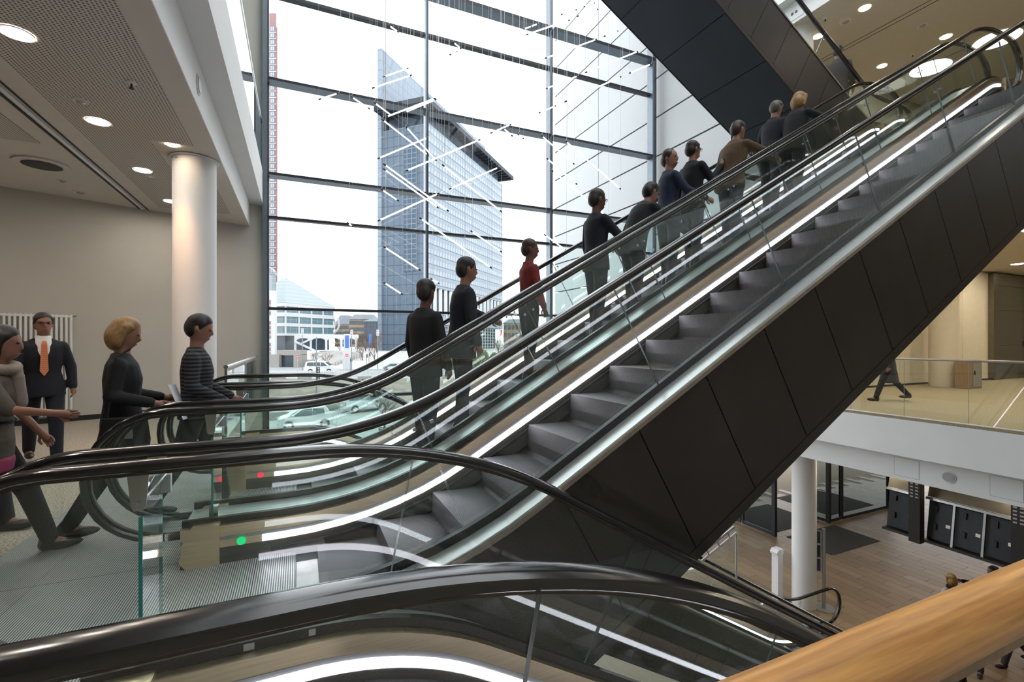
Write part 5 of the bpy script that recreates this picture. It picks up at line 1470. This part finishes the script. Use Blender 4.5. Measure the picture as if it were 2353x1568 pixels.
            soft('scarf', sc_, 'cloth_beige', root, .013, 3)
        elif e == 'pink_hem':
            soft('shirt_hem', MB().rings([(0,0,.72,.150,.205),(0,0,.80,.150,.205),(0,0,.83,.138,.195)], 18, frame=U), 'cloth_pink', root, .012, 1)
        elif e == 'belt':
            link('belt', MB().tube([U((.118*math.cos(q), .158*math.sin(q), 1.08)) for q in [6.2832*i/24 for i in range(25)]], .016, 6).mesh('belt', (0,0,0), ('cloth_black',), True), root)
        elif e == 'collar_white':
            soft('shirt', MB().rings([(.03,0,1.36,.08,.08),(0,0,1.48,.066,.07),(-.004,0,1.505,.060,.062)], 14, frame=U), 'cloth_white', root, .012, 1)
        elif e == 'hood':
            soft('hood', MB().tube([U((-.02+.075*math.cos(q), .10*math.sin(q), 1.47)) for q in [6.2832*i/18 for i in range(19)]], .035, 8), 'cloth_black', root, .012, 2)
    root['hand_r'] = 0
    del root['hand_r']
    def world(p):
        p = U(p)*s; c_, s__ = math.cos(heading), math.sin(heading)
        return V((base[0]+p.x*c_-p.y*s__, base[1]+p.x*s__+p.y*c_, base[2]+p.z))
    return root, world(wr[0]+hd[0][1]*.09), world(wr[1]+hd[1][1]*.09)
def stepz(path, x):
    lo, hi = 0, path.L; best = None
    for i in range(200):
        p, n = path.at(path.L*i/199); q = p + n*.985
        if best is None or abs(q.x-x) < abs(best[0]-x): best = (q.x, q.y)
    return best[1]
ST = ((.10,.08),(-.02,.10)); WK = ((.42,.12),(-.38,.30)); WS = ((.28,.10),(-.25,.25))
def rider(label, px, Y, h, **k):
    x = onY(px, 500, Y).x
    xs0 = sorted((pC.at(.35)[0].x, pC.at(pC.L-.35)[0].x))[0] + .12
    i = math.floor((x - xs0)/.4); xc = xs0 + i*.4 + .2
    z = stepz(pC, xc)
    return person(label, (xc, Y, z), k.pop('heading', 0), h, group='people riding the escalator', **k)
rl = (.75,.22,.55)
rider('person in a dark jacket, lowest on the ascending escalator', 930, 4.55, 1.73, legs=ST, skin='skin_dark', top='cloth_black', heading=.5, head=(.3,0), bulk=1.05)
rider('person in a dark suit seen from behind before the tower, hand on the far rail', 1035, 4.62, 1.78, legs=ST, top='cloth_navy', armL=(.8,.35,.5), lean=.05, bulk=1.06, hem=.74)
rider('person in a red patterned top alone on the escalator', 1230, 4.70, 1.56, legs=ST, skin='skin_dark', hair='hair_brown', style='short', top='cloth_red', bottom='cloth_black', hem=.92, bulk=.88, armL=(.2,.3,.9), head=(-.3,0))
rider('person in a navy jacket with glasses, next above the person in red', 1352, 4.58, 1.72, legs=ST, skin='skin_dark', top='cloth_navy', armR=(.6,.15,.5), extras=('glasses',), head=(0,.1))
rider('person in black bending forward over the near rail', 1432, 4.42, 1.68, legs=ST, top='cloth_black', lean=.38, armR=(1.15,.2,.35), head=(0,-.1), bulk=1.1)
rider('person in a dark blue blazer looking back over the shoulder', 1513, 4.72, 1.76, legs=ST, hair='hair_brown', top='cloth_blue', armR=(.5,.15,.7), head=(-.9,0), twist=-.3)
rider('person in a black jacket with a hand raised to the chin', 1603, 4.72, 1.69, legs=ST, hair='hair_dark', top='cloth_black', armR=(.55,.1,2.0), head=(-.1,0), extras=('glasses',))
rider('person in a brown jacket reaching forward to the near rail', 1690, 4.46, 1.71, legs=ST, hair='hair_brown', top='cloth_brown', bottom='denim', lean=.18, armR=(1.35,.1,.15), bulk=1.1)
rider('grey haired person with glasses and dark suit near the top', 1762, 4.80, 1.70, legs=ST, hair='hair_grey', top='cloth_navy', extras=('glasses',), head=(.2,.15), lean=.15)
rider('blonde person in black stretching one arm along the rail, highest on the escalator', 1812, 4.46, 1.68, legs=ST, hair='hair_blonde', style='bob', top='cloth_black', armR=(1.45,.1,.1), lean=.2)
xU = onY(1925,75,5.80).x
person('person in a grey jacket on the upper escalator', (xU,5.80,stepz(pU,xU)), math.pi*.15, 1.74, legs=ST, hair='hair_brown', top='cloth_grey', bottom='cloth_grey', head=(-.2,.1), group='people on the upper floors')
# ---- on the landing
px3 = onY(112,900,7.2).x
person('smiling person in a dark suit with an orange tie by the radiator', (px3-.05,7.2,0.0), -1.15, 1.76, legs=WS, hair='hair_dark', top='cloth_navy', bottom='cloth_navy', extras=('glasses','tie'), armL=(-.1,.18,.35), armR=(.15,.16,.3), head=(.1,0), vox=.011, group='people on the landing')
person('person with dark hair and beige scarf over a pink hem, at the left edge', (-1.80,4.10,.006), .1, 1.56, legs=WK, skin='skin', hair='hair_dark', style='bob', top='cloth_taupe', bottom='cloth_black', extras=('scarf','pink_hem','belt'), armR=(.55,.1,.95), armL=(.2,.12,.5), sleeves=False, lean=.08, group='people on the landing')
person('tall person in a dark jacket cut off by the left edge', (-2.22,4.75,0.0), -.2, 1.72, legs=WS, hair='hair_brown', top='cloth_black', extras=('collar_white',), group='people on the landing')
_, hl, hr = person('blonde person in a black coat reading a sheet of paper', (-1.20,4.40,.006), .12, 1.60, legs=WS, hair='hair_blonde', style='bob', top='cloth_black', bottom='cloth_black', hem=.55, armR=(-.12,.1,1.45), armL=(-.05,.1,1.40), head=(0,.3), bulk=1.02, skirt='cloth_black', group='people on the landing')
hm = (hl+hr)/2
solo('paper_sheet', MB().beam(hm+Vector((.02,0,.13)), hm+Vector((.12,-.02,-.14)), .21, .003, up=(1,0,.3)), 'paper_white', 'white sheet of paper held by the blonde person', 'paper')
hb_ = Vector((-1.12,4.16,.62))
t = thing('shoulder_bag', hb_, 'dark shoulder bag hanging at the blonde person\'s side', 'bag')
part('pouch', MB().rings([(hb_.x,hb_.y,.62,.14,.05),(hb_.x,hb_.y,.72,.15,.06),(hb_.x,hb_.y,.88,.13,.05)], 16), 'cloth_black', t, True)
part('strap', MB().tube([(hb_.x-.1,hb_.y,.88),(hb_.x-.06,hb_.y+.03,1.30),(hb_.x,hb_.y+.1,1.36)], .009, 6), 'cloth_black', t)
part('buckle', MB().box(hb_.x-.05,hb_.x+.06,hb_.y-.062,hb_.y-.052,.74,.80), 'grey_metal', t)
person('person in a striped shirt stepping onto the escalator in front of the column', (-.77,4.62,.012), 0, 1.64, legs=WS, hair='hair_dark', style='short', top='striped_cloth', bottom='cloth_black', armR=(.0,.1,1.1), armL=(.05,.1,1.0), head=(0,.25), hem=.85, group='people on the landing')
# ---- galleries and lower hall
person('walking person in a dark skirt on the carpeted gallery behind the dark truss', (12.75,6.6,0.0), 2.4, 1.70, legs=WK, top='cloth_grey', bottom='cloth_black', skirt='cloth_grey', group='people on the far floors')
a18 = onZ(2187,1318,-3.53)
person('person with light brown hair in a pale grey coat in the lower hall', (a18.x,a18.y,L0), 1.2, 1.62, legs=WS, hair='hair_blonde', style='bob', top='cloth_lightgrey', bottom='cloth_black', hem=.7, armL=(.1,.2,.4), extras=('hood',), group='people in the lower hall')
a19 = onZ(2285,1303,-3.42)
_, hl, hr = person('person in dark clothes holding up a phone in the lower hall', (a19.x,a19.y,L0), 2.6, 1.74, legs=ST, hair='hair_brown', top='cloth_black', armR=(.9,.1,.9), armL=(.8,.1,1.0), group='people in the lower hall')
solo('mobile_phone', MB().beam(hl+Vector((-.02,0,-.03)), hl+Vector((-.06,.02,.12)), .075, .01, up=(0,1,0)), 'black_plastic', 'black phone held up in the lower hall', 'phone')
a20 = onZ(2238,1545,L0)
person('person in blue jeans and dark coat whose legs show under the oak rail', (a20.x,a20.y,L0), 3.4, 1.70, legs=ST, top='cloth_black', bottom='denim', shoes='shoe_leather', hem=.62, group='people in the lower hall')
a21 = onZ(2330,1528,L0)
person('person in dark trousers striding at the right edge under the oak rail', (a21.x,a21.y,L0), 2.7, 1.70, legs=WK, top='cloth_black', bottom='cloth_grey', group='people in the lower hall')
a22 = onZ(2190,1560,L0)
person('person in black standing under the oak rail, left of the jeans', (a22.x-.1,a22.y-.1,L0), 1.6, 1.66, legs=ST, top='cloth_black', bottom='cloth_black', group='people in the lower hall')
# ---- bake the soft surfaces once
dg = bpy.context.evaluated_depsgraph_get(); dg.update()
for o, mt, fg in BAKE:
    me = bpy.data.meshes.new_from_object(o.evaluated_get(dg), depsgraph=dg)
    if fg is not None:
        bm = bmesh.new(); bm.from_mesh(me)
        vs = [bm.verts.new(p) for p in fg.v]
        for f in fg.f:
            q = bm.faces.new([vs[i] for i in f]); q.smooth = True
        bm.to_mesh(me); bm.free()
    me.name = o.name
    if not me.materials: me.materials.append(M(mt))
    BK = o.data; o.modifiers.clear(); o.data = me; bpy.data.meshes.remove(BK)
    me.polygons.foreach_set('use_smooth', [True]*len(me.polygons))
